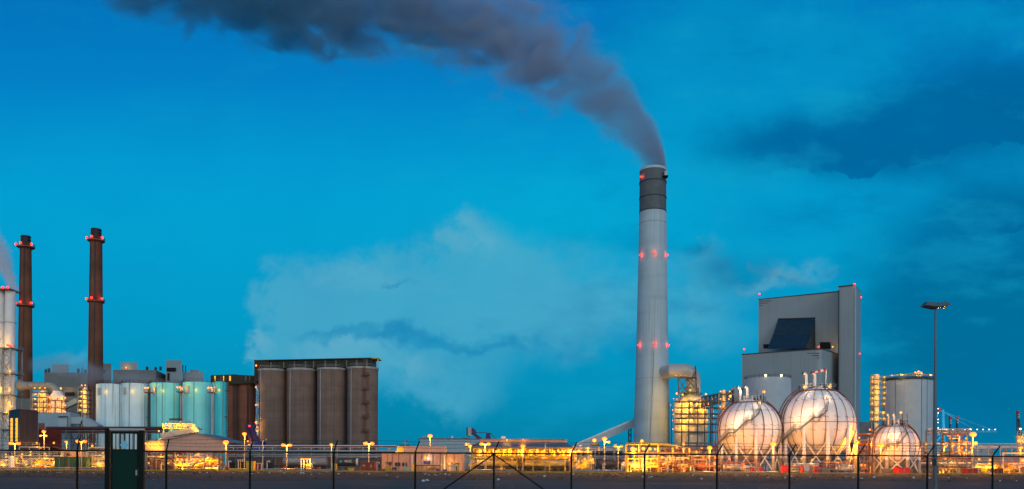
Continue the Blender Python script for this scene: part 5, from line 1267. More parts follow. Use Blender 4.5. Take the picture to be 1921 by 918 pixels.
MB().bar((X(273, D), D + .1, zb), (X(428, D), D + .1, zb), .3).bar((X(273, D), D + 12, zb), (X(428, D), D + 12, zb), .3).build('beam_frame', rust, t)
g = MB().bar(P(347, 884, D - .6), P(369, 868, D - .6), 1.0, .25).bar(P(369, 868, D - .6), P(378, 867.5, D - .6), 1.0, .25).bar(P(378, 867.5, D - .6), P(398, 851, D - .6), 1.0, .25)
for a, b in (((347, 884), (369, 868)), ((369, 868), (378, 867.5)), ((378, 867.5), (398, 851))): g.rail([P(*a, D - 1.1), P(*b, D - 1.1)], 1.0, .06, 1)
g.build('stair_flight', galv, t)
for px, y in ((333, 863), (341, 863), (350, 863.5), (358, 863), (364, 862.5), (338, 867.5), (372, 853), (380, 862), (345, 872), (396, 861)): bulb(t, P(px, y, D + 2), .30, YEL, 1500, off=(0, -.5, -.5))
for px in (360, 366): MB().box(X(px - 4, D + 2), X(px + 4, D + 2), D + 2, D + 2.2, Z(px, 863, D + 2), Z(px, 862, D + 2)).build('tube_lamp', yel_e, t)
skid('process_unit', 'crowded yellow pump unit inside the gabled shed', 328, 412, 199, 851, 6, 21, YM + [rust], YEL, 5, 900, (.35, .68), rust, 5, 34)
skid('process_unit', 'row of upright brown cylinders and pipes under the side wing of the shed', 274, 324, 200, 850, 5, 23, [rust, cream, maroon], YEL, 3, 500, (.5, .97), rust, 6, 30)
t = thing('pipe_platform', 'bright yellow lit platform on top of the gabled shed', 'platform', (X(338, 214), 214, 0))
D = 214; zt = Z(338, 803, D)
MB().box(X(305, D), X(368, D), D, D + 4, zt - .3, zt).build('deck', steel_g, t); MB().rail([(X(305, D), D, zt), (X(358, D), D, zt)], 1.1, .08).build('handrail', yellow_m, t)
MB().bar(P(305, 818, D), P(372, 806, D), 2, 1.4).build('sloping_duct', conc, t)
for px in (306, 320, 338, 356): 
    MB().bar((X(px, D), D + .3, .1), (X(px, D), D + .3, zt), .25).build('column', steel_g, t)
for px in (314, 320, 327, 338, 346, 356): MB().bar((X(px, D), D + .5, zt), (X(px, D), D + .5, Z(px, 792 if px > 313 else 797, D)), .18).build('post', steel_g, t)
MB().bar(P(313, 791.5, D + .5), P(357, 791.5, D + .5), .22).bar(P(318, 787, D + 2), P(341, 787, D + 2), .5).build('top_beam', steel_d, t)
for i, (px, h) in enumerate(((330, 790), (335, 796), (324, 795), (344, 797), (350, 794))): MB().path([(X(px, D), D + 2, zt), (X(px, D), D + 2, Z(px, h, D)), (X(px + 5, D), D + 2, Z(px, h, D))], .16, 8).build('pipe', cream, t)
for px, y, r in ((347, 799, .42), (338, 798, .34), (363, 799, .48), (308, 799, .3), (311, 803, .26), (371, 808.5, .35), (328, 800, .25), (298, 809, .22)): bulb(t, P(px, y, D - .4), r, YEL, 1500)

# ------------------------------------------------------------------ salmon building
D = 186; t = thing('service_building', 'long salmon panel building with a smaller upper storey', 'building', (X(790, D), D, 0))
MB().box(X(716, D), X(867, D), D, D + 10, .1, Z(790, 851.5, D)).build('wall', pink_w, t)
MB().box(X(715.5, D), X(867.5, D), D - .25, D + 10.2, Z(790, 851.5, D), Z(790, 850.3, D)).build('roof_edge', conc, t)
MB().box(X(745, D + 3), X(834, D + 3), D + 3, D + 9, Z(790, 850, D + 3), Z(790, 837.5, D + 3)).build('upper_storey', pink_w, t)
MB().box(X(745, D + 3), X(757.5, D + 3), D + 2.9, D + 3, Z(750, 849, D + 3), Z(750, 838, D + 3)).build('yellow_panel', yellow_m, t)
MB().box(X(750, D + 5), X(768, D + 5), D + 5, D + 7, Z(760, 837.5, D + 5), Z(760, 835, D + 5)).build('roof_unit', steel_d, t)
for px in (727, 736, 748, 760, 769, 779, 791, 801, 812, 826, 838, 852): MB().bar((X(px, D), D - .03, .15), (X(px, D), D - .03, Z(px, 852, D)), .09).build('panel_joint', maroon, t)
for px in (773, 833): MB().tube((X(px, D), D - .14, .15), (X(px, D), D - .14, Z(px, 854, D)), .11, 8).build('downpipe', white_m, t)
for a, b, y0, y1 in ((741, 751, 868, 875), (754.5, 763.5, 868, 875), (729, 734, 868, 874), (840, 849, 868.5, 871), (853, 861, 869, 871)):
    f = MB().box(X(a, D), X(b, D), D - .1, D, Z(a, y1, D), Z(a, y0, D)).build('window', window_m, t)
    MB().box(X(a - .4, D), X(b + .4, D), D - .16, D - .02, Z(a, y1 + .6, D), Z(a, y1, D)).build('window_sill', conc, f)
    MB().box(X((a + b) / 2, D) - .05, X((a + b) / 2, D) + .05, D - .14, D - .1, Z(a, y1, D), Z(a, y0, D)).build('glazing_bar', steel_g, f)
MB().box(X(724, D), X(734, D), D - .9, D, Z(728, 868, D), Z(728, 867, D)).build('awning', steel_d, t)
MB().box(X(795, D), X(807, D), D - .12, D, Z(800, 871, D), Z(800, 864.5, D)).build('notice_board', purple_p, t)
MB().path([(X(796.5, D), D - .02, Z(796, 858, D)), (X(796.5, D), D - .3, Z(796, 858, D))], .32, 16).build('alarm_bell', yellow_m, t)
bulb(t, P(803, 860.2, D - .4), .12, WHT, 300); bulb(t, P(843, 870.5, D - .6), .3, YEL, 900); bulb(t, P(743, 848.5, D + 2.4), .2, YEL, 300)
D = 183; t = thing('bicycle_shelter', 'flat roofed open shelter in front of the salmon building', 'shelter', (X(800, D), D, .15))
MB().box(X(776, D), X(826, D), D, D + 2.4, Z(800, 873.3, D), Z(800, 872, D)).build('roof', conc, t)
MB().box(X(776, D), X(826, D), D - .05, D, Z(800, 874.3, D), Z(800, 872.8, D)).build('fascia', steel_d, t)
for px in (777, 785, 800, 814, 825): MB().bar((X(px, D), D + .1, .15), (X(px, D), D + .1, Z(px, 873, D)), .12).build('post', steel_g, t)
MB().box(X(771, D), X(777, D), D - .2, D + 1, .15, Z(774, 871, D)).build('yellow_pillar', yellow_m, t)
MB().bar(P(778, 880, D + .2), P(825, 880, D + .2), .07).bar(P(778, 883, D + .2), P(825, 883, D + .2), .07).build('rail', galv, t)
bulb(t, P(800, 874.6, D + 1.2), .12, YEL, 700)
def bicycle(px, D, lab, rot=0):
    x = X(px, D); t = thing('parked_bicycle', lab, 'bicycle', (x, D, .15), 'bicycles parked under the shelter')
    for dx_ in (-.5, .5): MB().path([(x + dx_ + .33 * math.cos(a), D, .5 + .33 * math.sin(a)) for a in [2 * PI * i / 18 for i in range(18)]], .035, 6, True).build('wheel', black_m, t)
    MB().bar((x - .5, D, .5), (x - .15, D, .95), .05).bar((x - .15, D, .95), (x + .35, D, .98), .05).bar((x + .05, D, .5), (x + .35, D, .98), .05).bar((x - .5, D, .5), (x + .05, D, .5), .05).bar((x + .5, D, .5), (x + .33, D, 1.1), .05).build('frame', steel_d, t)
    MB().box(x - .3, x - .05, D - .07, D + .07, 1.0, 1.08).build('saddle', black_m, t); MB().bar((x + .3, D - .28, 1.15), (x + .3, D + .28, 1.15), .04).build('handlebar', steel_d, t)
for i, px in enumerate((803, 808, 813, 818)): bicycle(px, 184 + .1 * i, 'dark bicycle parked under the shelter left of the blue drum')

# ------------------------------------------------------------------ yellow loading hall
D = 214; t = thing('loading_hall', 'open sided tank wagon loading hall glowing yellow', 'loading hall', (X(970, D), D, 0))
def rp_(p, q, r, s, mat, nm, th=.25):
    vs = [p, q, r, s]; vs += [v + Vector((0, 0, -th)) for v in vs]
    return MB().add(vs, [(0, 1, 2, 3), (7, 6, 5, 4), (0, 4, 5, 1), (1, 5, 6, 2), (2, 6, 7, 3), (3, 7, 4, 0)]).build(nm, mat, t)
rp_(P(884, 838.5, D), P(1076, 839, D), P(1062, 830.5, D + 7), P(900, 829.5, D + 7), roof_m, 'front_roof')
rp_(P(900, 829.5, D + 22), P(1062, 830.5, D + 22), P(1076, 842, D + 30), P(884, 842, D + 30), roof_m, 'rear_roof')
MB().box(X(900, D + 7), X(1063, D + 7), D + 7, D + 22, Z(980, 830.5, D + 7), Z(980, 824.5, D + 7)).build('roof_lantern', pink_w, t)
MB().box(X(898, D + 7), X(1064, D + 7), D + 6.6, D + 22.4, Z(980, 824.5, D + 7), Z(980, 823.6, D + 7)).build('lantern_roof', roof_m, t)
MB().bar(P(886, 837, D + .2), P(900, 831, D + 5), .3).bar(P(886, 837, D + .2), P(886, 850, D + .2), .3).build('gable_frame', rust, t)
zc = Z(980, 840, D)
for i, px in enumerate((887, 912, 941, 970, 1000, 1031, 1060, 1074)):
    for dd in (0, 24): MB().bar((X(px, D), D + dd + .2, .1), (X(px, D), D + dd + .2, zc), .28).build('column', yellow_m, t)
for y in (841, 851, 857): MB().bar(P(886, y, D + .2), P(1075, y, D + .2), .2, .28).build('beam', yellow_m, t)
MB().box(X(886, D), X(1100, D), D + .5, D + 3, Z(980, 857, D), Z(980, 856, D)).build('gantry_deck', steel_g, t)
MB().rail([P(886, 856, D + .5), P(1100, 856, D + .5)], 1.1, .07).build('gantry_rail', yellow_m, t)
rg = random.Random(4)
for i in range(40):
    px = 890 + i * 4.6 + rg.uniform(-1.5, 1.5); yt = rg.uniform(841, 848); y = D + rg.uniform(1, 6); r = rg.choice((.09, .13, .2))
    pts = [(X(px, y), y, Z(px, rg.uniform(857, 861), y)), (X(px, y), y, Z(px, yt, y)), (X(px + rg.uniform(-5, 5), y), y, Z(px, yt, y))]
    MB().path(pts, r, 7).build('loading_arm', rg.choice((yellow_m, cream, yellow_m, silver)), t)
for i in range(9):
    px = 897 + i * 20; MB().lathe(X(px, D + 4), D + 4, [(.3, Z(px, 856, D + 4)), (.55, Z(px, 855, D + 4)), (.55, Z(px, 847, D + 4)), (.3, Z(px, 846, D + 4))], 14).build('filter_vessel', yellow_m, t)
MB().add([P(1043, 855, D + 3), P(1052, 846, D + 3), P(1060, 852, D + 3), P(1058, 856, D + 3)], [(0, 1, 2, 3)]).build('brace_plate', yellow_m, t) if False else None
for i, (px, y) in enumerate(((900, 845), (908, 845), (925, 844), (935, 846), (948, 845), (958, 843), (973, 846), (982, 845), (994, 846), (1008, 845), (1020, 846), (1032, 845), (1047, 846), (1055, 845), (1061, 845.5), (1067, 845), (1075, 846), (936, 858), (1086, 846))):
    bulb(t, P(px, y, D - .2), .24 + .1 * (i % 3 == 0), YEL, 1500, off=(0, 1.0, -.6))
bulb(t, P(951, 825.8, D + 6.2), .25, YEL, 300); bulb(t, P(981, 825.6, D + 6.2), .2, SOD, 300)
MB().box(X(940, D + 8), X(948, D + 8), D + 8, D + 10, Z(945, 823.6, D + 8), Z(945, 819, D + 8)).build('roof_unit', white_m, t)
skid('process_unit', 'dense yellow pipework at the back of the loading hall', 888, 1072, 233, 842, 5, 91, YM, YEL, 9, 1100, (.3, .6, .95), yellow_m, 12, 70)
D = 239; o = MB().box(X(884, D), X(1076, D), D, D + .4, .1, Z(980, 843, D)).build('rear_screen_wall', cream, None, origin=(X(980, D), D, 0)); tag(o, 'cream rear screen wall behind the loading hall pipework', 'wall')
t = thing('access_stair', 'yellow steel access stair beside the brown wagons', 'stair', (X(1096, 212), 212, .15)); D = 212
g = MB().bar(P(1091, 881, D), P(1104, 869, D), 1.1, .3); 
for k in range(9): p = P(1091, 881, D).lerp(P(1104, 869, D), k / 8); g.bar(p + Vector((0, -.55, 0)), p + Vector((0, .55, 0)), .25, .06)
g.build('flight', yellow_m, t); MB().rail([P(1091, 881, D - .5), P(1104, 869, D - .5), P(1113, 869, D - .5)], 1.1, .09, 1).build('handrail', yellow_m, t)
MB().box(X(1104, D), X(1114, D), D - .6, D + 1.5, Z(1109, 869.8, D), Z(1109, 869, D)).build('landing', yellow_m, t)
for px in (1105, 1113): MB().bar((X(px, D), D, .1), P(px, 869, D), .18).build('post', steel_g, t)
for px, y in ((1097, 862), (1112, 862), (1080, 860)): bulb(t, P(px, y, D - .8), .3, YEL, 1500)
skid('process_unit', 'yellow pipe manifold at the right end of the loading hall', 1070, 1110, 216, 846, 4, 31, YM, YEL, 4, 900, (.5, .95), yellow_m)
for px, y, c, r, lab in ((1089, 838.5, ORG, .6, 'orange floodlight on a mast at the foot of the conveyor ramp'), (1123, 842.5, ORG, .6, 'orange floodlight on a mast behind the brown wagons'), (1204, 828, ORG, .6, 'orange floodlight on a mast at the chimney foot'), (1283, 833, ORG, .65, 'orange floodlight on a mast before the absorber'), (1316, 840, ORG, .5, 'small orange floodlight on a mast below the absorber decks')):
    D = 300; t = thing('flood_mast', lab, 'floodlight', (X(px, D), D, .15), 'orange floodlights on masts'); MB().tube((X(px, D), D, .1), (X(px, D), D, Z(px, y, D)), .12, 8).build('pole', steel_g, t)
    MB().box(X(px, D) - .6, X(px, D) + .6, D, D + .5, Z(px, y, D) - .3, Z(px, y, D) + .5).build('lamp_head', lamp_body, t); bulb(t, P(px, y, D - .3), r, c, 4000)
D = 296; t = thing('transfer_tower', 'small dark transfer tower with a pale floodlight at the ramp', 'tower', (X(1116, D), D, .15))
for px in (1112, 1121): MB().bar((X(px, D), D, .1), P(px, 831, D), .3).build('leg', steel_d, t)
MB().box(X(1108, D), X(1124, D), D - 1, D + 2, Z(1116, 838, D), Z(1116, 832, D)).build('cabin', steel_d, t); bulb(t, P(1115, 826.5, D - .8), .7, YEL, 4000); MB().bar(P(1115, 832, D), P(1115, 827, D), .2).build('lamp_stem', steel_d, t)

# ------------------------------------------------------------------ yellow pump shelter
D = 180; t = thing('pump_shelter', 'yellow painted steel pump shelter with sloping roof', 'shelter', (X(1210, D), D, .15))
for px in (1175, 1200, 1235.5): MB().bar((X(px, D), D, .1), P(px, 833, D), .34).build('column', yellow_m, t)
for px in (1190, 1215, 1262, 1293): MB().bar((X(px, D + 6), D + 6, .1), P(px, 841, D + 6), .26).build('column', yellow_m, t)
MB().bar(P(1174, 832.8, D), P(1237, 830.6, D), .3, .4).bar(P(1173, 850, D), P(1250, 850.5, D), .3, .4).build('beam', yellow_m, t)
rp_(P(1173, 832, D - .5), P(1238, 830, D - .5), P(1294, 840, D + 7), P(1180, 836, D + 7), roof_m, 'roof')
for px, y, r in ((1187, 843, .55), (1207, 842, .4), (1193, 843, .3), (1219, 842.5, .36), (1229, 843, .26), (1197, 871, .3), (1214, 870, .42), (1242, 858.5, .34), (1195, 869.5, .26)): bulb(t, P(px, y, D + .8), r, YEL, 2200, off=(0, -.6, -.3))
for px, y in ((1180, 871), (1243, 870)): MB().bar(P(px - 1, y + 1, D - .5), P(px + 7, y - 1, D - .5), .35).build('tube_lamp', yel_e, t)
skid('process_unit', 'yellow lit pumps and pipes inside the pump shelter', 1178, 1236, 181.5, 858, 4, 41, YM + [rust], YEL, 5, 1500, (.4, .9), yellow_m, 4, 30, .25)
skid('process_unit', 'orange lit pipe unit right of the pump shelter', 1238, 1296, 182, 846, 5, 43, RM + [cream], SOD, 6, 1200, (.45, .9), rust, 4, 30)
skid('process_unit', 'red and orange pump set left of the first gas sphere', 1298, 1352, 180, 852, 5, 47, RM, SOD, 4, 900, (.4, .9), steel_g, 4, 26)
skid('process_unit', 'steel framed pipework behind the orange lamp post left of the spheres', 1285, 1345, 206, 828, 5, 53, [steel_g, rust, silver], SOD, 4, 900, (.3, .6, .95), steel_g, 2, 18)
# under and around the spheres
skid('process_unit', 'low red pump set beneath the first gas sphere', 1362, 1425, 178, 866, 3, 71, RM, SOD, 3, 600, (.9,), rust, 3, 16)
skid('process_unit', 'low pump set beneath the left side of the largest gas sphere', 1480, 1535, 177, 868, 3, 73, MIX, YEL, 3, 600, (.9,), galv, 3, 16)
skid('process_unit', 'low pump set beneath the right side of the largest gas sphere', 1545, 1600, 177, 866, 3, 75, MIX, YEL, 3, 700, (.9,), rust, 3, 16)
skid('process_unit', 'rusty stairs and pipe frame between the largest and smallest spheres', 1606, 1640, 188, 812, 5, 77, [rust, steel_g, galv], SOD, 6, 900, (.25, .5, .75, .97), rust, 2, 22)
skid('process_unit', 'low pipe unit beneath the smallest gas sphere', 1648, 1690, 181, 872, 3, 79, MIX, YEL, 2, 800, (.9,), rust, 2, 12)
skid('process_unit', 'steel pipe frame just right of the smallest gas sphere', 1718, 1750, 184, 828, 4, 81, [steel_g, rust, silver], SOD, 3, 700, (.3, .6, .95), steel_g, 2, 16)
skid('process_unit', 'yellow lit pumps under the tall pipe rack at right', 1752, 1800, 180, 862, 4, 83, MIX + [yellow_m], YEL, 5, 1300, (.45, .92), steel_g, 3, 20)
skid('process_unit', 'tall brown valve frame beside the tallest right lamp post', 1785, 1823, 182, 812, 4, 85, [rust, steel_g, cream], SOD, 6, 1500, (.3, .55, .78, .97), rust, 2, 20)
skid('process_unit', 'low yellow lit pump row behind the red container at right', 1828, 1870, 184, 868, 3, 87, YM, YEL, 5, 1500, (.9,), steel_g, 3, 16)
skid('process_unit', 'yellow pump house with stairs at the right edge', 1876, 1930, 184, 866, 4, 89, YM + [rust], YEL, 5, 1500, (.5, .95), rust, 4, 24)
D = 178; t = thing('portal_frame', 'slim pale portal frame with a yellow top beam at the right edge', 'portal frame', (X(1900, D), D, .15))
for px in (1882, 1925): MB().bar((X(px, D), D, .1), P(px, 851, D), .16).build('post', white_m, t)
MB().bar(P(1881, 850.5, D), P(1926, 850.5, D), .2, .3).build('top_beam', yellow_m, t); bulb(t, P(1919, 864, D - .3), .4, YEL, 2500)
D = 205; t = thing('caged_silo', 'pale upright silo with a caged platform at the right edge', 'silo', (X(1915, D), D, .15))
MB().lathe(X(1918, D), D, [(1.5, .1), (1.5, Z(1918, 818, D)), (1.0, Z(1918, 816, D))], 24).build('shell', cream, t)
MB().rail([P(1908, 818, D - 1.7), P(1926, 818, D - 1.7)], 1.2, .07, .8).build('handrail', galv, t); MB().box(X(1908, D), X(1926, D), D - 1.8, D + 1.6, Z(1918, 818.6, D), Z(1918, 818, D)).build('platform', galv, t)
g = MB()
for k in range(11): g.ring((X(1909, D), D - 2, Z(1909, 840, D) + k * .35 - .3), .45, .05, 8, 4)
g.build('ladder_cage', galv, t); bulb(t, P(1911, 827, D - 2.2), .3, YEL, 1500)
for px, lab in ((1857, 'pale concrete pier left of the portal frame at right'), (1886, 'pale concrete pier behind the portal frame at right'), (1728, 'pale concrete pier right of the smallest sphere'), (1826, 'pale concrete pier beside the tallest right lamp post')):
    D = 214; mp_ = MB().lathe(X(px, D), D, [(.42, .1), (.42, Z(px, 838, D)), (.55, Z(px, 837, D)), (.55, Z(px, 835, D))], 14).build('concrete_pier', conc, None, origin=(X(px, D), D, .1)); tag(mp_, lab, 'pier', 'pale concrete piers')
D = 300; t = MB(); bldg(t, [(1745, D), (1863, D), (1863, D + 12), (1745, D + 12)], 836); tag(t.build('distant_shed', blue_w, None, origin=(X(1800, D), D, 0)), 'pale blue low shed behind the tall right pipe rack', 'building')
D = 320; t = MB(); bldg(t, [(1820, D), (1960, D), (1960, D + 12), (1820, D + 12)], 857); tag(t.build('distant_warehouse', beige_w, None, origin=(X(1880, D), D, 0)), 'low dim warehouse behind the pipes at the right edge', 'building')
D = 300; t = MB(); bldg(t, [(425, D), (720, D), (720, D + 12), (425, D + 12)], 846); tag(t.build('long_store', silo_c2, None, origin=(X(570, D), D, 0)), 'long dim store behind the wagons and pipe rack', 'building')
D = 310; t = MB(); bldg(t, [(1070, D), (1185, D), (1185, D + 12), (1070, D + 12)], 846); tag(t.build('dark_store', navy, None, origin=(X(1125, D), D, 0)), 'dark low store behind the brown wagons', 'building')
# ------------------------------------------------------------------ small things along the plant edge
def barrel(px, y0, D, mat, lab, r=.36, group='red drums along the plant edge', kindn='oil_drum', cat='drum'):
    h = Z(px, y0, D); x = X(px, D)
    o = MB().lathe(x, D, [(r * .96, .15), (r, .2), (r, h * .38), (r * 1.05, h * .4), (r, h * .42), (r, h * .7), (r * 1.05, h * .72), (r, h * .74), (r, h - .04), (r * .95, h)], 18).build(kindn, mat, None, origin=(x, D, .15))
    tag(o, lab, cat, group)
for px, y, lab in ((128, 875, 'red drum below the middle green container'), (148, 875.5, 'red drum below the green container nearest the gate'), (426, 875.5, 'red drum by the lamp post at the shed corner'), (535, 874.5, 'orange topped red drum under the pale grey wagon'), (556, 876, 'small red drum at the right end of the pale grey wagon tank'), (587, 876.5, 'red drum right of the yellow lit platform'), (598, 876.5, 'dark red drum between two pale posts'), (1157, 881, 'red drum at the left foot of the pump shelter'), (1620, 886, 'narrow red drum left of the smallest sphere'), (1631, 886, 'taller red drum left of the smallest sphere')):
    barrel(px, y, 172, red_m, lab)
barrel(967, 882.5, 171, red_m, 'red drum under the gap between the two cream wagons'); barrel(977, 882, 172, maroon, 'dark maroon drum right of the red one under the cream wagons')
barrel(822, 879.5, 180, blue_p, 'bright blue drum at the right end of the bicycle shelter', .5, None)
barrel(835, 881, 181, purple_p, 'violet drum left of the yellow framed gate hut', .42, None)
def cabinet(px0, px1, y0, D, mat, lab, nm='electrical_cabinet', cat='cabinet', text=None, depth=1.0, tmat=None, legs=0):
    x0, x1, z1 = X(px0, D), X(px1, D), Z((px0 + px1) / 2, y0, D)
    t = thing(nm, lab, cat, ((x0 + x1) / 2, D, .15))
    MB().box(x0, x1, D, D + depth, .15 + legs, z1).build('body', mat, t)
    MB().box(x0 - .06, x1 + .06, D - .08, D + depth + .06, z1, z1 + .1).build('lid', mat, t)
    MB().box(x0 + .06, x1 - .06, D - .04, D, .3 + legs, z1 - .12).build('door', mat, t); MB().box(x1 - .22, x1 - .14, D - .1, D - .04, (z1 + legs) * .5, (z1 + legs) * .5 + .25).build('handle', steel_d, t)
    if text: text_part(text, ((x0 + x1) / 2, D - .06, z1 * .55 + legs * .5), min((z1 - legs) * .4, (x1 - x0) / max(2, len(text)) * 1.3), tmat or tape_w, t)
    if legs:
        for x in (x0 + .1, x1 - .1): MB().bar((x, D + .3, .1), (x, D + .3, .15 + legs), .1).build('leg', steel_g, t)
    return t
cabinet(461.5, 475.5, 866, 171, yellow_m, 'bright yellow cabinet before the charcoal wagon', depth=1.4)
cabinet(622, 625.5, 869, 171.5, cream, 'slim cream pillar cabinet left of the dark wagon', depth=.5)
cabinet(628, 631.5, 870.5, 171, yellow_m, 'slim yellow pillar at the left end of the dark wagon', depth=.4)
cabinet(1180, 1182, 874, 171, steel_d, 'thin dark post cabinet at the pump shelter', depth=.3)
cabinet(722, 734, 876, 173, yellow_m, 'yellow box pallet with a pale front left of the blue crate', 'box_pallet', 'crate', None)
cabinet(736, 743.5, 878, 172, purple_p, 'blue crate with white marks in front of the salmon building', 'storage_crate', 'crate', '753')
cabinet(714.5, 721, 881, 172, orange_m, 'small orange crate at the left corner of the salmon building', 'storage_crate', 'crate')
cabinet(757, 772, 877.5, 173, cream, 'cream crate left of the bicycle shelter', 'storage_crate', 'crate')
cabinet(1468, 1479, 874, 172, red_m, 'red fire cabinet at the foot of the largest sphere, left side', 'fire_cabinet', 'cabinet', None, 1.0)
cabinet(1505, 1510, 876, 173, red_m, 'narrow red fire cabinet left of the white notice sign', 'fire_cabinet', 'cabinet')
cabinet(1529, 1537, 876, 173, red_m, 'red fire cabinet right of the white notice sign', 'fire_cabinet', 'cabinet')
cabinet(1411, 1416, 878, 172, red_m, 'narrow red fire cabinet beneath the first sphere', 'fire_cabinet', 'cabinet')
cabinet(1424, 1430, 878, 172, red_m, 'red fire cabinet between the first and largest spheres', 'fire_cabinet', 'cabinet')
container(1687, 1707, 878, 170.5, red_m, 'red steel box container under the smallest sphere', 2.2, 'fire box', None, red_m)
container(1816.5, 1833, 880, 170.5, red_m, 'red steel box container under the tallest right lamp post', 2.2, 'fire box', None, red_m)
container(1875, 1881, 880, 172, maroon, 'narrow maroon container at the yellow pump row, right', 1.5, 'fire box', None, maroon)
container(677, 688.5, 868.5, 171, orange_m, 'orange container with white marks, left of the lamp post', 2.4, 'container', 'orange containers', orange_m, [(.5, 'M')], False)
container(690.5, 702, 868.5, 171, orange_m, 'orange container with white marks, right of the lamp post', 2.4, 'container', 'orange containers', orange_m, [(.5, 'JI')], False)
# yellow skip
D = 172; t = thing('waste_skip', 'small bright yellow skip in front of the dark wagon', 'skip', (X(657, D), D, .15))
MB().ext([(X(652.5, D), Z(652, 878.5, D)), (X(661.5, D), Z(661, 878.5, D)), (X(659.5, D), .2), (X(654.5, D), .2)], D, D + 1.2).build('hopper', yellow_m, t); MB().bar((X(652, D), D - .03, Z(652, 878.4, D)), (X(662, D), D - .03, Z(662, 878.4, D)), .12).build('rim', yellow_m, t)
# portal frame and bench by the yellow cabinet
D = 173; t = thing('bus_shelter', 'open white framed hut right of the yellow cabinet', 'hut', (X(484, D), D, .15))
for px in (477, 483.5, 490.5): MB().bar((X(px, D), D, .1), P(px, 870, D), .16).build('post', white_m, t)
MB().bar(P(476, 869.5, D), P(491.5, 869.5, D), .3, .2).build('roof_beam', cream, t); MB().box(X(477, D), X(491, D), D + 1.4, D + 1.5, .2, Z(484, 871, D)).build('back_panel', maroon, t); MB().box(X(485, D), X(490, D), D + .6, D + 1.2, .15, .65).build('bench', conc, t); MB().box(X(478, D), X(482, D), D + .8, D + 1.2, .15, Z(480, 874, D)).build('cupboard', orange_m, t)
D = 174; t = thing('gate_hut', 'yellow framed guard hut at the right end of the salmon building', 'hut', (X(850, D), D, .15))
for px in (839, 847, 858): MB().bar((X(px, D), D, .1), P(px, 874, D), .14).build('post', cream, t)
MB().bar(P(838.5, 873.8, D), P(859, 873.8, D), .25).build('roof_beam', cream, t); MB().box(X(848, D), X(855, D), D + .1, D + .2, Z(850, 878, D), Z(850, 874.2, D)).build('white_panel', white_m, t); MB().box(X(855, D), X(858, D), D + .3, D + 1.5, .15, Z(856, 874, D)).build('dark_side', steel_d, t)
MB().box(X(859, D), X(862, D), D - .1, D + .6, .15, Z(860, 872, D)).build('yellow_pillar', yellow_m, t)
t = MB().rail([P(839, 886.5, 173), P(858, 886.5, 173)], .9, .08, 1).build('guard_rail', cream, None, origin=(X(848, 173), 173, .15)); tag(t, 'low cream rail in front of the guard hut', 'railing')
def fence_run(px0, px1, D, h, mat, lab, step=1.6):
    o = MB().rail([(X(px0, D), D, .15), (X((px0 + px1) / 2, D), D, .15), (X(px1, D), D, .15)], h, .07, step).build('guard_rail', mat, None, origin=(X((px0 + px1) / 2, D), D, .15)); tag(o, lab, 'railing')
fence_run(862, 890, 175, 1.9, orange_m, 'tall orange lit railing left of the loading hall')
fence_run(632, 676, 172.5, 1.0, galv, 'low grey railing in front of the dark wagon')
fence_run(1360, 1455, 171.5, 2.2, galv, 'tall grey railing in front of the first gas sphere')
fence_run(1482, 1600, 171.5, 2.0, galv, 'tall grey railing in front of the largest gas sphere')
fence_run(276, 326, 176, 1.2, steel_g, 'low grey railing in front of the shed side wing')
# hoop posts
def hoop(px, y0, D, mat, lab):
    x = X(px, D); z = Z(px, y0, D); o = MB().path([(x, D, .1), (x, D, z - .2), (x + .1, D, z - .05), (x + .3, D, z), (x + .5, D, z - .05), (x + .55, D, z - .3)], .09, 8).build('vent_hoop', mat, None, origin=(x, D, .15)); tag(o, lab, 'vent pipe', 'pale hooked vent pipes')
for px, y, m_, lab in ((429, 865, white_m, 'pale hooked vent pipe at the left end of the lettered wagon'), (447, 864, white_m, 'pale hooked vent pipe beside the yellow post'), (451, 864, yellow_m, 'yellow hooked vent pipe left of the yellow cabinet'), (501, 865, white_m, 'pale hooked vent pipe before the right end of the charcoal wagon'), (586, 868, white_m, 'pale hooked vent pipe above the red drum'), (707, 868, white_m, 'pale hooked vent pipe right of the orange containers'), (1131, 870, white_m, 'pale hooked vent pipe in front of the brown wagon'), (1166, 868, white_m, 'pale hooked vent pipe left of the pump shelter column'), (883, 865, white_m, 'pale hooked vent pipe left of the cream wagons')): hoop(px, y, 173, m_, lab)
# lit loading platform between wagons
D = 178; t = thing('inspection_platform', 'yellow lit inspection platform between the pale wagons', 'platform', (X(575, D), D, .15))
for px in (565, 570, 582): MB().bar((X(px, D), D, .1), P(px, 861, D), .14).build('post', white_m, t)
MB().bar(P(564, 861, D), P(583, 861, D), .16).build('top_beam', yellow_m, t); MB().bar(P(564, 872, D), P(583, 872, D), .12).build('deck_beam', yellow_m, t)
MB().lathe(X(577, D), D + 1, [(.5, .15), (.6, .5), (.6, 1.4), (.3, 1.8)], 14).build('vessel', yellow_m, t); MB().tube((X(575, D), D + .5, .2), (X(575, D), D + .5, Z(575, 864, D)), .1).build('pipe', silver, t)
MB().box(X(571.5, D), X(581, D), D - .3, D + .1, Z(576, 862.6, D), Z(576, 860.8, D)).build('lamp', yel_e, t); light(t, P(576, 864, D - .8), YEL, 2500)
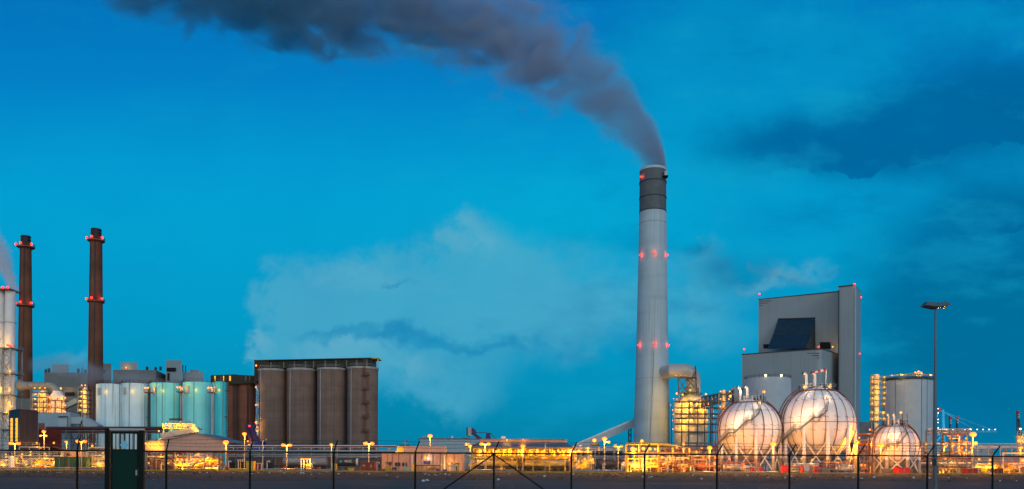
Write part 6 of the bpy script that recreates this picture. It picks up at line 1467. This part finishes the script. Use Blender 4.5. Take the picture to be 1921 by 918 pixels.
# notice sign
D = 171.2; t = thing('notice_sign', 'white and red notice sign in front of the largest sphere', 'sign', (X(1513.5, D), D, .15))
MB().box(X(1509, D), X(1518, D), D, D + .06, Z(1513, 883, D), Z(1513, 876, D)).build('board', white_m, t); MB().box(X(1509, D), X(1518, D), D + .01, D + .07, Z(1513, 888, D), Z(1513, 883.4, D)).build('lower_board', pink_w, t)
for a, b, y in ((1510, 1517, 878.2), (1510.4, 1516, 879.4)): MB().box(X(a, D), X(b, D), D - .02, D, Z(a, y + .5, D), Z(a, y, D)).build('text_line', blue_p, t)
for px in (1509.6, 1517.4): MB().bar((X(px, D), D + .12, .1), P(px, 876, D + .12), .08).build('post', galv, t)
# control kiosk shapes under the spheres
def hopper(px, y0, D, lab):
    x = X(px, D); z = Z(px, y0, D); o = MB().ext([(x - 1.3, .2), (x + 1.3, .2), (x + 1.3, z * .7), (x, z), (x - 1.3, z * .75)], D, D + 1.6).build('valve_pit_hood', steel_g, None, origin=(x, D, .15)); tag(o, lab, 'hood')
hopper(1545, 877, 173, 'dark grey hooded pit at the foot of the largest sphere, right'); hopper(1665, 879, 174, 'dark grey hooded pit beneath the smallest sphere')

# ------------------------------------------------------------------ tall unlit mast in front
D = 50; px = 1754; x = X(px, D, 745)
t = thing('light_mast', 'tall unlit grey floodlight mast standing just behind the fence', 'light mast', (x, D, 0))
zt = Z(1752, 577, D)
MB().lathe(x, D, [(.135, 0), (.12, 3), (.09, 7), (.055, zt)], 16).build('pole', mast_m, t)
MB().lathe(x, D, [(.30, 0), (.30, .06), (.18, .06), (.18, .5)], 16).build('base_plate', mast_m, t)
MB().bar((x - .4, D, zt), (x + .5, D, zt), .09).build('arm', mast_m, t)
for s, tx in ((-1, -.36), (1, .36)):
    b = MB().add([(x + tx + a * .42 * 1.0 + (0.0), D + b * .42, zt + c + .06 * s * a) for a, b, c in ((-1, -1, .0), (1, -1, .04), (1, 1, .1), (-1, 1, .06), (-.62, -.5, .30), (.64, -.5, .33), (.62, .6, .34), (-.58, .6, .31))], [(0, 3, 2, 1), (4, 5, 6, 7), (0, 1, 5, 4), (1, 2, 6, 5), (2, 3, 7, 6), (3, 0, 4, 7)]).build('lamp_head', mast_m, t)
    MB().add([(x + tx + a * .36, D + b * .36, zt - .012 + .06 * s * a + .03) for a, b in ((-1, -1), (1, -1), (1, 1), (-1, 1))] + [(x + tx + a * .3, D + b * .3, zt - .06 + .06 * s * a + .03) for a, b in ((-1, -1), (1, -1), (1, 1), (-1, 1))], [(0, 1, 2, 3), (7, 6, 5, 4), (0, 4, 5, 1), (1, 5, 6, 2), (2, 6, 7, 3), (3, 7, 4, 0)]).build('lamp_glass', pmat('dull_lamp_glass', (.25, .18, .15), .2), b)
MB().box(x - .24, x - .06, D - .30, D - .15, Z(1750, 874, D), Z(1750, 860.5, D)).build('control_box', black_m, t)
MB().box(x - .06, x + .06, D - .18, D - .12, .4, .9).build('access_door', mast_m, t)

# ------------------------------------------------------------------ perimeter fence
Af, Bf = Vector((-10.2, 26.8)), Vector((16.7, 29.9)); df = (Bf - Af)
def fpt(px):
    k = (px - CX) / F; s = (k * Af.y - Af.x) / (df.x - k * df.y); return Af + df * s
HF = 2.0
posts = [-10, 145, 312, 469, 626, 779, 926.5, 1072, 1209, 1345, 1481, 1610, 1739.5, 1862, 1985]
t = thing('perimeter_fence', 'dark green chain link fence with barbed wire on slanted arms', 'fence', (fpt(926)[0], fpt(926)[1], 0))
pts = [fpt(p + ROLL * 0) for p in posts]
arm = Vector((.17, -.20, .40))
for p in pts:
    MB().tube((p.x, p.y, 0), (p.x, p.y, HF + .03), .036, 10).build('post', fence_m, t)
    MB().path([(p.x, p.y, HF), (p.x + arm.x * .1, p.y + arm.y * .1, HF + .06), Vector((p.x, p.y, HF)) + arm], .024, 6).build('slanted_arm', fence_m, t)
def seg_list():
    return [(pts[0], fpt(198)), (fpt(270), pts[-1])]
for a, b in seg_list():
    MB().tube((a.x, a.y, HF), (b.x, b.y, HF), .024, 8).build('top_rail', fence_m, t)
    MB().tube((a.x, a.y, .12), (b.x, b.y, .12), .012, 6).build('bottom_wire', fence_m, t)
    u = Vector(((b - a).normalized().x, (b - a).normalized().y, 0)); L_ = (b - a).length
    g = MB(); s = 0
    while s < L_:      # spiky cut ends along the rail
        p = Vector((a.x, a.y, HF + .015)) + u * s; g.bar(p, p + Vector((.0, 0, .035)), .010); s += .085
    g.build('wire_ends', wire_m, t)
    for k, f in enumerate((.42, .70, .97)):
        p0, p1 = Vector((a.x, a.y, HF)) + arm * f, Vector((b.x, b.y, HF)) + arm * f
        g = MB(); n = 90; q = []
        for i in range(int(L_ / .45) + 1):
            sag = .018 * math.sin(i * 1.1 + k); q.append(p0.lerp(p1, min(1, i * .45 / L_)) + Vector((0, 0, sag)))
        g.path(q, .0045, 4)
        for i in range(int(L_ / .16)):
            c = p0.lerp(p1, i * .16 / L_); g.bar(c + Vector((-.012, 0, -.022)), c + Vector((.012, 0, .022)), .005)
        g.build('barbed_wire', wire_m, t)
    # chain link: thin diagonal wires both ways
    g = MB(); d = .075; hh = HF - .14; nrm = Vector((-u.y, u.x, 0)) * .0025
    def wire(p, q, w=.0032):
        e = (q - p).normalized(); sidev = Vector((0, 0, 1)).cross(u).normalized(); v = e.cross(sidev).normalized() * w; k_ = sidev * w
        g.add([p - v, p + k_, p + v, q - v, q + k_, q + v], [(0, 1, 4, 3), (1, 2, 5, 4), (2, 0, 3, 5)])
    s = -hh
    while s < L_:
        a0, a1 = max(0, s), min(L_, s + hh)
        if a1 > a0:
            A0 = Vector((a.x, a.y, .14)) + u * a0; A1 = Vector((a.x, a.y, .14)) + u * a1
            wire(A0 + Vector((0, 0, a0 - s)) + nrm, A1 + Vector((0, 0, a1 - s)) + nrm)
            wire(A0 + Vector((0, 0, hh - (a0 - s))) - nrm, A1 + Vector((0, 0, hh - (a1 - s))) - nrm)
        s += d
    g.build('chain_link', wire_m, t)
c = pts[6]
for q in (pts[5], pts[7]):
    a = Vector((c.x, c.y, HF - .03)); b = Vector((q.x, q.y, .05)); MB().tube(a.lerp(b, .0), a.lerp(b, .96), .024, 8).build('brace', fence_m, t)

# ------------------------------------------------------------------ gate
gl, gr = fpt(202), fpt(266); u = Vector(((gr - gl).normalized().x, (gr - gl).normalized().y, 0)); GD = gl.y
t = thing('pedestrian_gate', 'dark green steel gate with barred top and pale diamond sign', 'gate', ((gl.x + gr.x) / 2, (gl.y + gr.y) / 2, 0))
W_ = (gr - gl).length; o0 = Vector((gl.x, gl.y, 0)); zt = Z(234, 805.5, GD); nrm = Vector((u.y, -u.x, 0))
def gp(s, z, d=0): return o0 + u * s + Vector((0, 0, z)) + nrm * d
def gbox(s0, s1, z0, z1, d0, d1, mat, nm, parent=None):
    vs = [gp(s, z, d) for z in (z0, z1) for s, d in ((s0, d0), (s1, d0), (s1, d1), (s0, d1))]
    return MB().add(vs, [(0, 1, 2, 3), (7, 6, 5, 4), (0, 4, 5, 1), (1, 5, 6, 2), (2, 6, 7, 3), (3, 7, 4, 0)]).build(nm, mat, parent or t)
pxm = GD / F
gbox(-.07, .07, 0, zt + .03, .07, -.07, fence_m, 'gate_post'); gbox(W_ - .075, W_ + .075, 0, zt - .03, .07, -.07, fence_m, 'gate_post')
gbox(-.07, W_ + .075, zt - .03, zt + .03, .06, -.06, galv, 'lintel')
l0, l1 = .11, W_ - .10; zl_ = Z(234, 810.5, GD); zp = Z(234, 845.5, GD)
leaf = gbox(l0, l1, .08, zp, .02, -.02, green_m, 'leaf_panel')
gbox(l0, l0 + .045, .08, zl_, .03, -.03, fence_m, 'stile', leaf); gbox(l1 - .045, l1, .08, zl_, .03, -.03, fence_m, 'stile', leaf)
gbox(l0 + .045, l1 - .045, zl_ - .05, zl_, .028, -.028, fence_m, 'top_bar', leaf); gbox(l0 + .045, l1 - .045, zp, zp + .045, .026, -.026, fence_m, 'mid_bar', leaf)
for i in range(1, 6): s = l0 + (l1 - l0) * i / 6; gbox(s - .012, s + .012, zp + .045, zl_ - .05, .012, -.012, fence_m, 'bar', leaf)
g = MB()
for i in range(15): s = l0 + .05 + (l1 - l0 - .1) * i / 14; a, b, c_ = gp(s - .02, zl_), gp(s + .02, zl_), gp(s, zl_ + .05); g.add([a, b, c_, a + nrm * .01, b + nrm * .01, c_ + nrm * .01], [(0, 1, 2), (5, 4, 3), (0, 3, 4, 1), (1, 4, 5, 2), (2, 5, 3, 0)])
g.build('spikes', fence_m, leaf)
s0 = (233.5 - 202) / (266 - 202) * W_; zc = Z(233, 835, GD); rr = 8.2 * pxm
vs = [gp(s0 + a * rr, zc + b * rr, .035) for a, b in ((0, -1), (1, 0), (0, 1), (-1, 0))]; vs += [v - nrm * .008 for v in vs]
MB().add(vs, [(0, 1, 2, 3), (7, 6, 5, 4), (0, 4, 5, 1), (1, 5, 6, 2), (2, 6, 7, 3), (3, 7, 4, 0)]).build('diamond_sign', sign_m, leaf)
gbox(l1 - .02, l1 + .05, Z(260, 895, GD), Z(260, 879, GD), .07, -.07, black_m, 'lock_box', leaf); gbox(l1 - .07, l1 - .03, Z(260, 892, GD), Z(260, 882, GD), .08, .03, galv, 'lock_plate', leaf)
for zh in (.5, 1.5, 2.2): gbox(l0 - .05, l0 + .03, zh, zh + .12, .06, .03, black_m, 'hinge', leaf)
gbox(l1 - .035, l1 + .015, zp - .3, Z(260, 838, GD), .05, -.05, fence_m, 'latch_rail', leaf)

# ------------------------------------------------------------------ litter along the gravel bank
rg = random.Random(9)
spots = [(47, 886), (72, 886), (108, 888), (114, 888), (147, 888), (176, 888), (196, 887), (277, 888), (287, 888), (375, 887), (388, 888), (437, 888), (455, 887), (473, 890), (485, 888), (505, 888), (527, 887), (533, 888), (543, 888), (548, 889), (563, 889), (566, 888), (570, 889), (584, 891), (600, 889), (635, 890), (680, 889), (692, 890),
         (746, 896), (797, 891), (800, 890), (805, 892), (815, 892), (819, 893), (826, 890), (831, 890), (836, 891), (842, 892), (845, 891), (726, 893), (794, 904), (801, 903), (956, 890), (935, 902), (1022, 895), (1058, 891), (1075, 891), (1087, 891), (1107, 891), (1218, 897), (1222, 896), (1206, 896), (1300, 893), (1316, 900), (1337, 893), (1352, 892), (1381, 894), (1403, 894), (1441, 897), (1473, 898), (1485, 895), (1520, 896), (1588, 896), (1601, 897), (1616, 899), (1640, 897), (1714, 898), (1744, 898), (1744, 899), (1780, 898), (1876, 904), (1907, 904), (1814, 898)]
for i, (px, py) in enumerate(spots):
    Dl = min(160.5, 1500 * EYE / max(1.5, (py - HY - ROLL * (px - CX)))) + rg.uniform(-1, 1)
    if Dl > 155: Dl = rg.uniform(158, 162)
    z = .25 if Dl > 157 else .03
    s = .09 + .11 * rg.random(); x = X(px, Dl, py)
    vs = []
    for zz_, k in ((0, 1), (s * rg.uniform(.5, 1.1), .6)):
        for j in range(5): a = 2 * PI * j / 5 + rg.uniform(-.3, .3); q = s * k * rg.uniform(.6, 1.5); vs.append((x + q * math.cos(a), Dl + q * math.sin(a), z + zz_ + rg.uniform(0, .06)))
    o = MB().add(vs, [(4, 3, 2, 1, 0), (5, 6, 7, 8, 9)] + [(j, (j + 1) % 5, 5 + (j + 1) % 5, 5 + j) for j in range(5)]).build('litter_scrap', litter_m, None, origin=(x, Dl, z), smooth=10)
    tag(o, 'small white scrap of litter lying on the dark gravel before the plant', 'litter', 'scraps of white litter along the gravel')
# a few tufts of weeds on the verge
g = MB()
for i in range(900):
    x = rg.uniform(-110, 110); y = rg.choice((rg.uniform(150, 166), rg.uniform(88, 160))); n = 3
    for j in range(n):
        a = rg.uniform(0, 2 * PI); h = rg.uniform(.1, .4); w_ = .05; p = Vector((x + rg.uniform(-.3, .3), y + rg.uniform(-.3, .3), .02))
        g.add([p + Vector((-w_, 0, 0)), p + Vector((w_, 0, 0)), p + Vector((.2 * math.cos(a), .2 * math.sin(a), h))], [(0, 1, 2)])
tag(g.build('weeds', pmat('dry_weeds', (.045, .030, .018), .9), None, origin=(0, 120, 0)), kind='stuff')
